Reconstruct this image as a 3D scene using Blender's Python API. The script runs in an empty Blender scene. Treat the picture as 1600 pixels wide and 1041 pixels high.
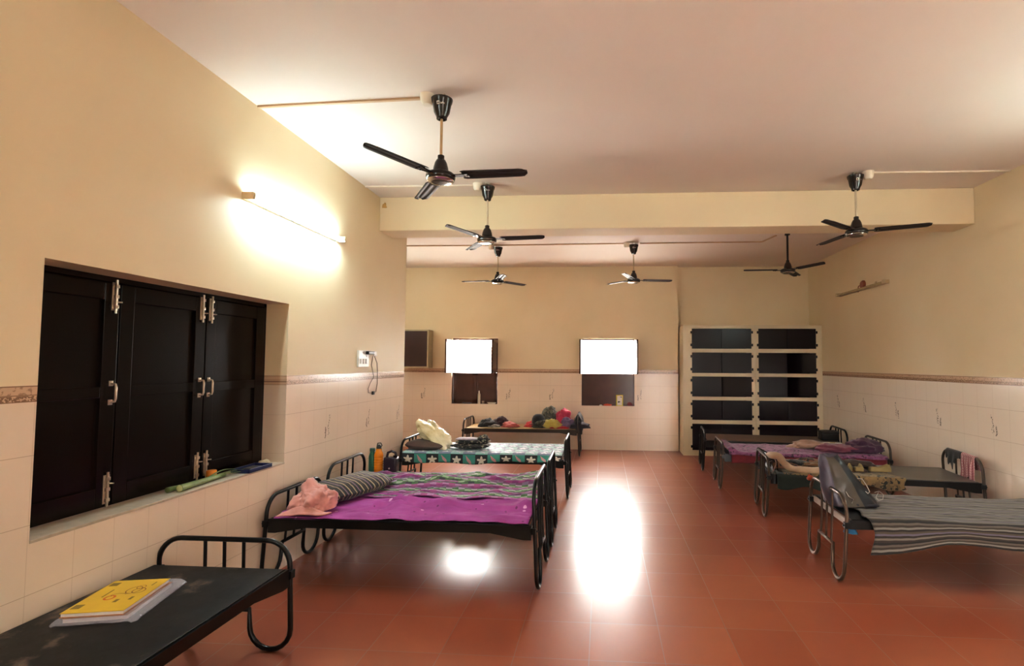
import bpy, bmesh, math, random
from mathutils import Vector, Matrix, noise
random.seed(7)
S = bpy.context.scene
COL = S.collection
PI = math.pi

# ------------------------------------------------------------------ node helpers
class NT:
    def __init__(self, name):
        self.mat = bpy.data.materials.new(name)
        self.mat.use_nodes = True
        self.t = self.mat.node_tree
        self.t.nodes.clear()
        self.out = self.t.nodes.new('ShaderNodeOutputMaterial')
        self.b = self.t.nodes.new('ShaderNodeBsdfPrincipled')
        self.link(self.b.outputs[0], self.out.inputs[0])
    def link(self, a, b): self.t.links.new(a, b)
    def set(self, inp, v):
        if isinstance(v, bpy.types.NodeSocket): self.link(v, inp)
        elif isinstance(v, (tuple, list)): inp.default_value = tuple(v) if len(v) == 4 or inp.type == 'VECTOR' else tuple(v) + (1,)
        else: inp.default_value = v
    def m(self, op, a, b=None, c=None):
        n = self.t.nodes.new('ShaderNodeMath'); n.operation = op
        self.set(n.inputs[0], a)
        if b is not None: self.set(n.inputs[1], b)
        if c is not None: self.set(n.inputs[2], c)
        return n.outputs[0]
    def mix(self, f, a, b):
        n = self.t.nodes.new('ShaderNodeMix'); n.data_type = 'RGBA'
        self.set(n.inputs[0], f); self.set(n.inputs[6], a); self.set(n.inputs[7], b)
        return n.outputs[2]
    def pos(self):
        n = self.t.nodes.new('ShaderNodeNewGeometry')
        s = self.t.nodes.new('ShaderNodeSeparateXYZ'); self.link(n.outputs['Position'], s.inputs[0])
        return s.outputs, n.outputs['Position']
    def obj(self):
        n = self.t.nodes.new('ShaderNodeTexCoord')
        s = self.t.nodes.new('ShaderNodeSeparateXYZ'); self.link(n.outputs['Object'], s.inputs[0])
        return s.outputs, n.outputs['Object']
    def uv(self):
        n = self.t.nodes.new('ShaderNodeTexCoord')
        s = self.t.nodes.new('ShaderNodeSeparateXYZ'); self.link(n.outputs['UV'], s.inputs[0])
        return s.outputs, n.outputs['UV']
    def noise(self, vec, scale, detail=3, rough=.5):
        n = self.t.nodes.new('ShaderNodeTexNoise')
        if vec is not None: self.link(vec, n.inputs['Vector'])
        n.inputs['Scale'].default_value = scale; n.inputs['Detail'].default_value = detail; n.inputs['Roughness'].default_value = rough
        return n.outputs[0]
    def vor(self, vec, scale, feature='F1'):
        n = self.t.nodes.new('ShaderNodeTexVoronoi'); n.feature = feature
        self.link(vec, n.inputs['Vector']); n.inputs['Scale'].default_value = scale
        return n
    def comb(self, x, y, z=0):
        n = self.t.nodes.new('ShaderNodeCombineXYZ')
        for i, v in enumerate((x, y, z)): self.set(n.inputs[i], v)
        return n.outputs[0]
    def ramp(self, f, stops, mode='LINEAR'):
        n = self.t.nodes.new('ShaderNodeValToRGB'); self.link(f, n.inputs[0])
        n.color_ramp.interpolation = mode
        e = n.color_ramp.elements
        while len(e) < len(stops): e.new(.5)
        for i, (p, c) in enumerate(stops):
            e[i].position = p; e[i].color = tuple(c) + (1,) if len(c) == 3 else c
        return n.outputs[0]
    def bump(self, h, strength=.2, dist=.01):
        n = self.t.nodes.new('ShaderNodeBump'); n.inputs['Strength'].default_value = strength; n.inputs['Distance'].default_value = dist
        self.link(h, n.inputs['Height']); self.link(n.outputs[0], self.b.inputs['Normal'])
    def p(self, **k):
        names = dict(color='Base Color', rough='Roughness', metal='Metallic', emis='Emission Color', estr='Emission Strength',
                     trans='Transmission Weight', alpha='Alpha', spec='Specular IOR Level', sheen='Sheen Weight', coat='Coat Weight', ior='IOR')
        for a, v in k.items(): self.set(self.b.inputs[names[a]], v)
        return self

def srgb(h):
    h = h.lstrip('#'); o = []
    for i in (0, 2, 4):
        c = int(h[i:i+2], 16) / 255
        o.append(c / 12.92 if c <= .04045 else ((c + .055) / 1.055) ** 2.4)
    return tuple(o)

MATS = {}
def mat(name, col, rough=.5, metal=0, var=.12, vs=6, bump=0, bs=60, **k):
    if name in MATS: return MATS[name]
    if isinstance(col, str): col = srgb(col)
    n = NT(name); _, v = n.obj()
    f = n.noise(v, vs, 4)
    d = tuple(c * (1 - var) for c in col); l = tuple(min(1, c * (1 + var)) for c in col)
    n.p(color=n.ramp(f, [(.3, d), (.7, l)]), rough=rough, metal=metal, **k)
    if bump: n.bump(n.noise(v, bs, 4), bump, .004)
    MATS[name] = n.mat
    return n.mat

# ------------------------------------------------------------------ mesh helpers
def finish(name, bm, m, parent=None, smooth=False, loc=None, rot=None, solid=0, angle=None, sub=0):
    me = bpy.data.meshes.new(name)
    bmesh.ops.recalc_face_normals(bm, faces=bm.faces) if not bm.faces or not bm.loops.layers.uv.active else None
    bm.to_mesh(me); bm.free()
    if smooth:
        for p in me.polygons: p.use_smooth = True
    o = bpy.data.objects.new(name, me); COL.objects.link(o)
    for mm in (m if isinstance(m, (list, tuple)) else [m]): me.materials.append(mm)
    if parent: o.parent = parent
    if loc: o.location = loc
    if rot: o.rotation_euler = rot
    if smooth and angle:
        try: me.set_sharp_from_angle(angle=math.radians(angle))
        except Exception: pass
    if sub:
        md = o.modifiers.new('sub', 'SUBSURF'); md.levels = sub; md.render_levels = sub
    if solid:
        md = o.modifiers.new('solid', 'SOLIDIFY'); md.thickness = solid; md.offset = 0
    return o

def tag(o, label=None, cat=None, group=None, kind=None):
    if label: o['label'] = label
    if cat: o['category'] = cat
    if group: o['group'] = group
    if kind: o['kind'] = kind
    return o

def thing(name, label, cat, loc=(0, 0, 0), rz=0, group=None):
    o = bpy.data.objects.new(name, None); COL.objects.link(o)
    o.empty_display_size = .1
    o.location = loc; o.rotation_euler = (0, 0, rz)
    return tag(o, label, cat, group)

def dup_tree(o, parent=None):
    c = o.copy(); COL.objects.link(c); c.parent = parent
    for ch in list(o.children): dup_tree(ch, c)
    return c

def add_box(bm, x0, x1, y0, y1, z0, z1, bev=0, mi=0, seg=2):
    b = bmesh.new() if bev else bm
    vs = [b.verts.new(c) for c in ((x0,y0,z0),(x1,y0,z0),(x1,y1,z0),(x0,y1,z0),(x0,y0,z1),(x1,y0,z1),(x1,y1,z1),(x0,y1,z1))]
    for q in ((0,3,2,1),(4,5,6,7),(0,1,5,4),(1,2,6,5),(2,3,7,6),(3,0,4,7)):
        b.faces.new([vs[i] for i in q]).material_index = mi
    if bev:
        bmesh.ops.bevel(b, geom=list(b.edges), offset=bev, segments=seg, profile=.6, affect='EDGES')
        for f in b.faces: f.material_index = mi
        merge(bm, b)

def merge(bm, b, mtx=None):
    me = bpy.data.meshes.new('tmp'); b.to_mesh(me); b.free()
    if mtx: me.transform(mtx)
    bm.from_mesh(me); bpy.data.meshes.remove(me)

def box(name, m, x0, x1, y0, y1, z0, z1, parent=None, bev=0, **k):
    bm = bmesh.new(); add_box(bm, x0, x1, y0, y1, z0, z1, bev)
    return finish(name, bm, m, parent, **k)

def sweep(bm, pts, r, n=8, closed=False, cap=True, rfn=None):
    pts = [Vector(p) for p in pts]; N = len(pts)
    tang = []
    for i in range(N):
        a = pts[(i-1) % N] if (closed or i) else pts[i]
        b = pts[(i+1) % N] if (closed or i < N-1) else pts[i]
        d = (b - a); tang.append(d.normalized() if d.length > 1e-9 else Vector((0,0,1)))
    ref = Vector((1,0,0)) if abs(tang[0].x) < .8 else Vector((0,1,0))
    nv = (ref - tang[0] * ref.dot(tang[0])).normalized()
    rings = []
    for i in range(N):
        nv = (nv - tang[i] * nv.dot(tang[i])).normalized(); bv = tang[i].cross(nv)
        rr = rfn(i / max(1, N-1)) if rfn else r
        rings.append([bm.verts.new(pts[i] + (nv * math.cos(2*PI*k/n) + bv * math.sin(2*PI*k/n)) * rr) for k in range(n)])
    for i in range(N if closed else N-1):
        a, b = rings[i], rings[(i+1) % N]
        off = 0
        if closed and i == N-1:
            off = min(range(n), key=lambda o: sum((a[k].co - b[(k+o) % n].co).length for k in range(n)))
        for k in range(n):
            bm.faces.new((a[k], a[(k+1) % n], b[(k+1+off) % n], b[(k+off) % n]))
    if cap and not closed:
        bm.faces.new(list(reversed(rings[0]))); bm.faces.new(rings[-1])

def tube(name, pts, r, m, parent=None, n=8, **k):
    bm = bmesh.new(); sweep(bm, pts, r, n, **{a: k.pop(a) for a in ('closed', 'rfn') if a in k})
    return finish(name, bm, m, parent, smooth=True, angle=50, **k)

def add_lathe(bm, prof, n=24, c=(0,0,0)):
    rings = []
    for r, z in prof:
        if r < 1e-5: rings.append([bm.verts.new((c[0], c[1], c[2]+z))])
        else: rings.append([bm.verts.new((c[0]+r*math.cos(2*PI*k/n), c[1]+r*math.sin(2*PI*k/n), c[2]+z)) for k in range(n)])
    for a, b in zip(rings, rings[1:]):
        for k in range(n):
            if len(a) == 1 and len(b) == 1: continue
            if len(a) == 1: bm.faces.new((a[0], b[(k+1) % n], b[k]))
            elif len(b) == 1: bm.faces.new((a[k], a[(k+1) % n], b[0]))
            else: bm.faces.new((a[k], a[(k+1) % n], b[(k+1) % n], b[k]))

def lathe(name, prof, m, parent=None, n=24, c=(0,0,0), **k):
    bm = bmesh.new(); add_lathe(bm, prof, n, c)
    return finish(name, bm, m, parent, smooth=True, angle=40, **k)

def prism(bm, poly, axis, a0, a1):
    # poly of 2D points extruded along axis ('x','y','z')
    def P(p, a):
        return {'x': (a, p[0], p[1]), 'y': (p[0], a, p[1]), 'z': (p[0], p[1], a)}[axis]
    A = [bm.verts.new(P(p, a0)) for p in poly]; B = [bm.verts.new(P(p, a1)) for p in poly]
    n = len(poly)
    bm.faces.new(A); bm.faces.new(list(reversed(B)))
    for i in range(n): bm.faces.new((A[i], B[i], B[(i+1) % n], A[(i+1) % n]))

def nz(x, y, z=0, s=1): return noise.noise(Vector((x*s, y*s, z*s)))
def fr(x, y, z=0, oct=4): return noise.fractal(Vector((x, y, z)), 1.0, 2.0, oct)

def cloth(name, fn, nu, nv, su, sv, m, parent=None, thick=.004, **k):
    """fn(u,v) -> point, u,v in 0..1; uv map in metres (su x sv)"""
    bm = bmesh.new(); uvl = bm.loops.layers.uv.new('UVMap')
    g = [[bm.verts.new(fn(i/nu, j/nv)) for j in range(nv+1)] for i in range(nu+1)]
    for i in range(nu):
        for j in range(nv):
            f = bm.faces.new((g[i][j], g[i+1][j], g[i+1][j+1], g[i][j+1]))
            for l, (a, b) in zip(f.loops, ((i,j),(i+1,j),(i+1,j+1),(i,j+1))):
                l[uvl].uv = (a/nu*su, b/nv*sv)
    return finish(name, bm, m, parent, smooth=True, solid=thick, **k)

def spread(name, x0, x1, y0, y1, zt, m, parent=None, near=None, far=None, wr=.012, seed=0, nu=90, nv=60, ex=None, loc=None, rot=None, thick=.004, flare=.012, hump=None):
    """cloth laid over a bed top (local frame), hanging near(u) below the y0 edge and far(u) below the y1 edge"""
    near = near or (lambda u: 0.0); far = far or (lambda u: 0.0)
    W = y1 - y0; mx = max(near(i/20) for i in range(21)); mf = max(far(i/20) for i in range(21)); rc = .018
    tot = mx + W + mf
    def fn(u, v):
        s = v * tot
        dn, df = near(u), far(u)
        xo0, xo1 = ex(v) if ex else (0, 0)
        x = x0 + xo0 + (x1 + xo1 - x0 - xo0) * u
        w = wr * (fr(x*3+seed, s*3.2, seed*1.7) * .9 + abs(fr(x*1.3-seed, s*5+x*1.5, seed)) * .9)
        if s < mx:
            t = (mx - s) / max(mx, 1e-6) * dn
            y = y0 - min(rc, t*.9) * .6 - flare * (t/max(dn, .01)) * (1 + nz(x, 3, seed, 9)) + nz(x, t*2, seed, 7) * .012 * min(1, t/.05)
            z = zt - max(0, t - .002)
            if t < .02: z += w * (1 - t/.02)
        elif s <= mx + W:
            y = y0 + (s - mx)
            edge = min(1, (s-mx)/.03, (mx+W-s)/.03)
            z = zt + max(0, w) * (.25 + .75*max(0, edge))
            if hump: z += hump(x, y)
        else:
            t = (s - mx - W) / max(mf, 1e-6) * df
            y = y1 + min(rc, t*.9) * .6 + flare * (t/max(df, .01)); z = zt - t
        return (x, y, z)
    return cloth(name, fn, nu, nv, x1-x0, tot, m, parent, thick, loc=loc, rot=rot)

def heap(name, c, size, seed, m, parent=None, sub=4, fold=1.0, flat=0, rz=0):
    """crumpled cloth heap resting with its flat bottom at c.z"""
    bm = bmesh.new(); bmesh.ops.create_icosphere(bm, subdivisions=sub, radius=1)
    ca, sa = math.cos(rz), math.sin(rz)
    rnd = random.Random(int(seed*100)); ax = [Vector((rnd.uniform(-1, 1), rnd.uniform(-1, 1), rnd.uniform(-.4, 1))).normalized() for _ in range(3)]
    for v in bm.verts:
        d = v.co.normalized()
        n1 = fr(d.x*1.2+seed, d.y*1.2-seed, d.z*1.2+seed*2, 3)
        w = Vector((nz(d.x*1.5+seed, d.y*1.5, d.z*1.5), nz(d.x*1.5, d.y*1.5+seed, d.z*1.5+9), nz(d.x*1.5+4, d.y*1.5, d.z*1.5+seed)))*.55
        q = d + w; rg = 0
        for j, A in enumerate(ax):        # long creases running in three directions
            t = q.dot(A); o2 = q - A*t
            rg += (1 - abs(nz(o2.x*3.4+seed*3+j*7, o2.y*3.4+t*.6, o2.z*3.4-seed))*2.6)*(.5, .33, .25)[j]
        k = .84 + .34*n1 + fold*.15*rg
        x, y, z = d.x*k*size[0], d.y*k*size[1], d.z*k
        z = z if z > -.35 else -.35 + (z+.35)*.08
        z = (z + .42) / 1.42 * size[2]
        sp = 1 + .30*max(0, .3 - z/size[2])
        x *= sp; y *= sp
        v.co = (x*ca - y*sa, x*sa + y*ca, max(z, .001))
    o = finish(name, bm, m, parent, smooth=True, loc=c)
    return o

def pillow(name, c, lx, ly, lz, m, parent=None, seed=0, rot=(0,0,0), wr=.02, nu=48, nv=28):
    bm = bmesh.new(); uvl = bm.loops.layers.uv.new('UVMap')
    def sg(a, e): return math.copysign(abs(a)**e, a)
    def P(i, j):
        a = 2*PI*i/nu; b = -PI/2 + PI*j/nv
        x = sg(math.cos(a), .45)*sg(math.cos(b), .6); y = sg(math.sin(a), .45)*sg(math.cos(b), .6); z = sg(math.sin(b), .9)
        pinch = 1 - .35*(abs(x)**4*abs(y)**4)
        n = 1 + wr*3*fr(x*2+seed, y*2, z+seed, 3)
        return (x*lx/2*n, y*ly/2*n, z*lz/2*pinch*n*(1 - .45*max(abs(x), abs(y))**3) + wr*fr(x*4, y*4+seed, z, 3)*.5*lz)
    g = [[bm.verts.new(P(i, j)) for j in range(nv+1)] for i in range(nu)]
    for i in range(nu):
        for j in range(nv):
            f = bm.faces.new((g[i][j], g[(i+1) % nu][j], g[(i+1) % nu][j+1], g[i][j+1]))
            for l in f.loops: l[uvl].uv = (l.vert.co.x, l.vert.co.y)
    bmesh.ops.remove_doubles(bm, verts=bm.verts, dist=1e-5)
    return finish(name, bm, m, parent, smooth=True, loc=c, rot=rot)

def drape(name, p0, p1, nrm, d1, d2, m, parent=None, rt=.018, seed=0, nu=40, nv=40, wav=.014, thick=.005, su=None):
    """cloth hung over a rail p0-p1; d1(u) hang on the nrm side, d2(u) on the other"""
    p0, p1, nrm = Vector(p0), Vector(p1), Vector(nrm).normalized()
    L = (p1-p0).length; M1 = max(d1(i/20) for i in range(21)); M2 = max(d2(i/20) for i in range(21)); arc = PI*rt
    tot = M1 + arc + M2
    def fn(u, v):
        s = v*tot; base = p0.lerp(p1, u); ax = (p1-p0).normalized()
        if s < M1:
            t = (M1-s)/M1*d1(u); off = rt; z = -t
        elif s < M1+arc:
            a = (s-M1)/arc*PI; off = rt*math.cos(a); z = rt*math.sin(a); t = 0
        else:
            t = (s-M1-arc)/max(M2, 1e-6)*d2(u); off = -rt; z = -t
        sg = 1 if off > 0 else -1
        k = min(1, t/.08)
        off += sg*k*(wav*(1+math.sin(u*17+seed+t*3)*.8 + nz(u*3, t*4, seed)*.9))
        side = nz(u*2, t*5, seed+5)*.02*k
        return base + nrm*off + Vector((0,0,z)) + ax*side
    return cloth(name, fn, nu, nv, su or L, tot, m, parent, thick)

# ------------------------------------------------------------------ room dimensions (metres)
XL, XR, YB, YB2, H = -2.43, 3.74, 9.68, 9.80, 3.37
YC = 6.30          # the left wall ends here and the room widens
XA = -4.35         # alcove side wall
YR = -1.7          # rear wall behind the viewer
ZB0, ZB1 = 1.392, 1.462   # border tiles

def wall_mat(name, s_axis, joint, tw, motif, mper, tc=('#e4d0bb', '#ead8c5')):
    n = NT(name); P, pv = n.pos()
    s = P[s_axis]; z = P[2]
    paint = n.ramp(n.noise(pv, .9, 3), [(.3, srgb('#e0cdab')), (.7, srgb('#e6d5b6'))])
    tilec = n.ramp(n.noise(pv, 1.2, 3), [(.3, srgb(tc[0])), (.7, srgb(tc[1]))])
    fs = n.m('FRACT', n.m('DIVIDE', n.m('SUBTRACT', s, joint), tw))
    fz = n.m('FRACT', n.m('DIVIDE', n.m('SUBTRACT', 1.165, z), .295))
    js = n.m('LESS_THAN', fs, .013); jz = n.m('LESS_THAN', fz, .010)
    j = n.m('MAXIMUM', n.m('MULTIPLY', js, .55), jz)
    tilec = n.mix(n.m('MULTIPLY', j, .5), tilec, srgb('#a5866c'))
    # brush-stroke plant motif on every fourth tile
    ms = n.m('MULTIPLY', n.m('FRACT', n.m('DIVIDE', n.m('SUBTRACT', s, motif-.02), mper)), mper)
    wig = n.m('MULTIPLY', n.m('SUBTRACT', n.noise(n.comb(s, z, 0), 26, 2), .5), .07)
    def streak(c, w, z0, z1, thr, slope=0.0):
        d = n.m('ABSOLUTE', n.m('SUBTRACT', n.m('ADD', ms, n.m('MULTIPLY', wig, .6)), n.m('ADD', c, n.m('MULTIPLY', n.m('SUBTRACT', z, z0), slope))))
        a = n.m('LESS_THAN', d, w)
        b = n.m('MULTIPLY', n.m('GREATER_THAN', z, z0), n.m('LESS_THAN', z, z1))
        t = n.m('GREATER_THAN', n.noise(n.comb(n.m('MULTIPLY', s, 1.0), z, 3), 75, 2), thr)
        return n.m('MULTIPLY', n.m('MULTIPLY', a, b), t)
    mo = n.m('MAXIMUM', n.m('MAXIMUM', streak(.025, .009, .90, 1.0, .44), streak(.07, .016, .925, 1.0, .55, .05)),
             n.m('MAXIMUM', streak(.06, .006, .99, 1.04, .45, .4), streak(.085, .010, 1.045, 1.10, .52)))
    if s_axis == 1 and motif < 5: mo = n.m('MULTIPLY', mo, n.m('GREATER_THAN', s, 4.2))
    tilec = n.mix(n.m('MULTIPLY', mo, .72), tilec, srgb('#5b4a3e'))
    # patterned border
    bz = n.m('DIVIDE', n.m('SUBTRACT', z, ZB0), ZB1-ZB0)
    up = n.m('MULTIPLY', n.m('GREATER_THAN', n.noise(n.comb(n.m('MULTIPLY', s, 1), z, 9), 55, 3), .58), n.m('GREATER_THAN', bz, .42))
    lo = n.m('MULTIPLY', n.m('GREATER_THAN', n.noise(n.comb(s, z, 4), 95, 2), .47), n.m('LESS_THAN', bz, .38))
    ln = n.m('MAXIMUM', n.m('GREATER_THAN', bz, .93), n.m('LESS_THAN', n.m('ABSOLUTE', n.m('SUBTRACT', bz, .42)), .03))
    ln = n.m('MAXIMUM', ln, n.m('LESS_THAN', bz, .06))
    bp = n.m('MAXIMUM', n.m('MAXIMUM', n.m('MULTIPLY', up, .45), n.m('MULTIPLY', lo, .75)), n.m('MULTIPLY', ln, .65))
    bord = n.mix(bp, srgb('#cfae92'), srgb('#6e5140'))
    isb = n.m('GREATER_THAN', z, ZB0); isp = n.m('GREATER_THAN', z, ZB1)
    col = n.mix(isp, n.mix(isb, tilec, bord), paint)
    rt = n.m('ADD', .17, n.m('MULTIPLY', n.noise(pv, 3, 3), .08))
    n.p(color=col, rough=n.m('ADD', n.m('MULTIPLY', isp, .55), n.m('MULTIPLY', n.m('SUBTRACT', 1, isp), rt)), spec=.4)
    h = n.m('ADD', n.m('MULTIPLY', n.noise(pv, 5, 2), .12), n.m('MULTIPLY', j, -.15))
    n.bump(h, .25, .02)
    return n.mat

M_wl = wall_mat('tiled wall left', 1, .1, .2, 4.49, .806)
M_wr = wall_mat('tiled wall right', 1, .155, .2075, 5.30, .833, ('#f0e2d2', '#f4e8da'))  # paler tile colours make up for too little light on this wall
M_wb = wall_mat('tiled wall back', 0, .04, .2, -1.78, .806)
M_rev = mat('reveal plaster', '#e2d0ae', .7, var=.03, vs=1)
def ceil_mat():
    n = NT('ceiling plaster'); P, pv = n.pos()
    n.p(color=n.ramp(n.noise(pv, .8, 4), [(.3, srgb('#e2d4c8')), (.7, srgb('#e8dbd0'))]), rough=.75)
    n.bump(n.noise(pv, 3, 3), .05, .02)
    return n.mat
M_ceil = ceil_mat()
def floor_mat():
    n = NT('terracotta floor tiles'); P, pv = n.pos()
    T = .402
    a = n.m('DIVIDE', n.m('ADD', P[0], .071), T); b = n.m('DIVIDE', n.m('SUBTRACT', P[1], 2.863), T)
    fa, fb = n.m('FRACT', a), n.m('FRACT', b)
    j = n.m('MAXIMUM', n.m('LESS_THAN', fa, .011), n.m('LESS_THAN', fb, .011))
    wn = n.t.nodes.new('ShaderNodeTexWhiteNoise'); wn.noise_dimensions = '2D'
    n.link(n.comb(n.m('FLOOR', a), n.m('FLOOR', b)), wn.inputs['Vector'])
    base = n.mix(wn.outputs[0], srgb('#955035'), srgb('#a15a3e'))
    base = n.mix(n.m('MULTIPLY', n.noise(pv, 2.2, 5, .6), .35), base, srgb('#7a3a24'))
    col = n.mix(n.m('MULTIPLY', j, .55), base, srgb('#4c2418'))
    r = n.m('ADD', .16, n.m('MULTIPLY', n.noise(pv, 6, 4), .12))
    n.p(color=col, rough=n.m('ADD', r, n.m('MULTIPLY', j, .3)), spec=.55, coat=.6); n.b.inputs['Coat Roughness'].default_value = .42
    h = n.m('ADD', n.m('MULTIPLY', j, -1.0), n.m('MULTIPLY', n.noise(pv, 9, 2), .25))
    n.bump(h, .12, .004)
    return n.mat
M_floor = floor_mat()

# ------------------------------------------------------------------ shell
def struct(o): o['kind'] = 'structure'; return o
def wall(name, m, fixed, a0, a1, s0, s1, holes, z0=0, z1=H):
    """wall slab; fixed axis 'x' -> occupies x in a0..a1, runs along y; 'y' -> the other way. holes: (s0,s1,z0,z1)"""
    bm = bmesh.new()
    ss = sorted({s0, s1} | {h[0] for h in holes} | {h[1] for h in holes})
    zs = sorted({z0, z1} | {h[2] for h in holes} | {h[3] for h in holes})
    def solid(i, k):
        if not (0 <= i < len(ss)-1 and 0 <= k < len(zs)-1): return False
        c, d = (ss[i]+ss[i+1])/2, (zs[k]+zs[k+1])/2
        return not any(h[0] < c < h[1] and h[2] < d < h[3] for h in holes)
    def P(a, s, z): return (a, s, z) if fixed == 'x' else (s, a, z)
    def quad(*p): bm.faces.new([bm.verts.new(q) for q in p])
    for i in range(len(ss)-1):
        for k in range(len(zs)-1):
            if not solid(i, k): continue
            p, q, r, t = ss[i], ss[i+1], zs[k], zs[k+1]
            for a in (a0, a1): quad(P(a,p,r), P(a,q,r), P(a,q,t), P(a,p,t))
            if not solid(i-1, k): quad(P(a0,p,r), P(a1,p,r), P(a1,p,t), P(a0,p,t))
            if not solid(i+1, k): quad(P(a0,q,r), P(a1,q,r), P(a1,q,t), P(a0,q,t))
            if not solid(i, k-1): quad(P(a0,p,r), P(a1,p,r), P(a1,q,r), P(a0,q,r))
            if not solid(i, k+1): quad(P(a0,p,t), P(a1,p,t), P(a1,q,t), P(a0,q,t))
    bmesh.ops.remove_doubles(bm, verts=bm.verts, dist=1e-5)
    return struct(finish(name, bm, m))

WY0, WY1, WZ0, WZ1 = 2.108, 3.90, .79, 2.018            # big left window
W2 = (-2.82, -1.95, .808, 2.03); W3 = (-.385, .58, .80, 2.03)
struct(box('floor', M_floor, XA-.2, XR+.2, YR-.2, YB2+.3, -.12, 0))
struct(box('ceiling', M_ceil, XA-.2, XR+.2, YR-.2, YB2+.3, H, H+.12))
wall('wall_left', M_wl, 'x', XL-.23, XL, YR, YC, [(WY0, WY1, WZ0, WZ1)])
wall('wall_alcove', M_wl, 'x', XA-.2, XA, YC-.4, YB, [])
wall('wall_alcove_front', M_wb, 'y', YC-.2, YC, XA, XL-.23, [])
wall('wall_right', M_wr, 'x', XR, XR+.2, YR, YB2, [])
wall('wall_back', M_wb, 'y', YB, YB+.22, XA, 1.37, [W2, W3])
wall('wall_back_recess', M_wb, 'y', YB2, YB2+.1, 1.37, XR+.2, [])
DR = (1.86, 2.24, 0, 2.05)
wall('wall_rear', M_wb, 'y', YR-.2, YR, XL-.23, XR+.2, [DR])
# beam across the room
beam = struct(box('trim_1', mat('beam paint', '#e4d2b2', .7, var=.03, vs=1), XL, XR, 5.50, 5.83, 3.0, H, bev=.008))

# ------------------------------------------------------------------ common materials
M_black = mat('black enamel', '#0b0908', .3, spec=.35, var=.25, vs=9)
M_worn = mat('worn brown metal', '#5e4c40', .30, metal=.7, var=.25, vs=14)
M_dark = mat('dark brown paint', '#140803', .25, spec=.22, var=.2, vs=5)
M_bolt = mat('aluminium bolt', '#c9b9a8', .3, metal=.8, var=.1)
M_chrome = mat('bright steel', '#d8d0c4', .2, metal=1, var=.05)
M_white = mat('white plastic', '#e8e2d8', .4, var=.03)

# ------------------------------------------------------------------ left window with closed shutters
def shutter_window():
    w = thing('window_1', None, None, (XL, 0, 0)); w['kind'] = 'structure'
    X0 = -.175
    bm = bmesh.new()      # frame
    for (a, b, c, d) in ((WY0, WY0+.03, WZ0, WZ1), (WY1-.03, WY1, WZ0, WZ1), (WY0, WY1, WZ1-.03, WZ1), (WY0, WY1, WZ0, WZ0+.03)):
        add_box(bm, X0-.05, X0-.005, a, b, c, d, .003)
    add_box(bm, X0-.055, X0-.038, WY0, WY1, WZ1-.07, WZ1); add_box(bm, X0-.055, X0-.038, WY0, WY1, WZ0, WZ0+.06)  # strips hidden behind the leaves, added to block light leaking through gaps
    for y in (2.655, 3.275): add_box(bm, X0-.06, X0-.038, y-.04, y+.04, WZ0, WZ1)
    finish('window_frame', bm, M_dark, w)
    cuts = (WY0+.03, 2.655, 3.275, WY1-.03)
    zb, zt = WZ0+.02, WZ1-.035
    for i in range(3):
        a, b = cuts[i]+.004, cuts[i+1]-.004
        bm = bmesh.new(); st = .085
        for (p, q, r, t) in ((a, a+st, zb, zt), (b-st, b, zb, zt), (a+st, b-st, zb, zb+.10), (a+st, b-st, zt-.09, zt), (a+st, b-st, 1.375, 1.435)):
            add_box(bm, X0-.035, X0, p, q, r, t, .004)
        for (r, t) in ((zb+.10, 1.375), (1.435, zt-.09)):
            add_box(bm, X0-.027, X0-.016, a+st-.01, b-st+.01, r-.01, t+.01)
        s = finish('shutter_leaf', bm, M_dark, w)
        def bolt(y, z, up):
            bm = bmesh.new(); X = X0
            add_box(bm, X, X+.004, y-.017, y+.017, z-.075, z+.075, .001)
            sweep(bm, [(X+.010, y, z-.09), (X+.010, y, z+.09)], .006, 8)
            for dz in (-.055, 0, .055): add_box(bm, X, X+.017, y-.011, y+.011, z+dz-.009, z+dz+.009, .002)
            sweep(bm, [(X+.012, y, z+(.03 if up else -.03)), (X+.034, y+.012, z+(.03 if up else -.03))], .004, 6)
            finish('tower_bolt', bm, M_bolt, s, smooth=True, angle=30)
        ys = ([b-.03] if i == 0 else [b-.035] if i == 1 else [a+.035])
        for y in ys:
            bolt(y, zt-.07, False); bolt(y, zb+.085, True)
            bm = bmesh.new()
            sweep(bm, [(X0, y, 1.35), (X0+.028, y, 1.355), (X0+.032, y, 1.37), (X0+.032, y, 1.43), (X0+.028, y, 1.445), (X0, y, 1.45)], .006, 8)
            for z in (1.35, 1.45): add_box(bm, X0, X0+.004, y-.012, y+.012, z-.014, z+.014, .001)
            finish('pull_handle', bm, M_bolt, s, smooth=True, angle=40)
    box('window_sill', mat('grey stone sill', '#b5a593', .35, var=.12, vs=20), X0-.05, .006, WY0+.001, WY1-.001, WZ0, WZ0+.014, w, bev=.003)
shutter_window()

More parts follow.
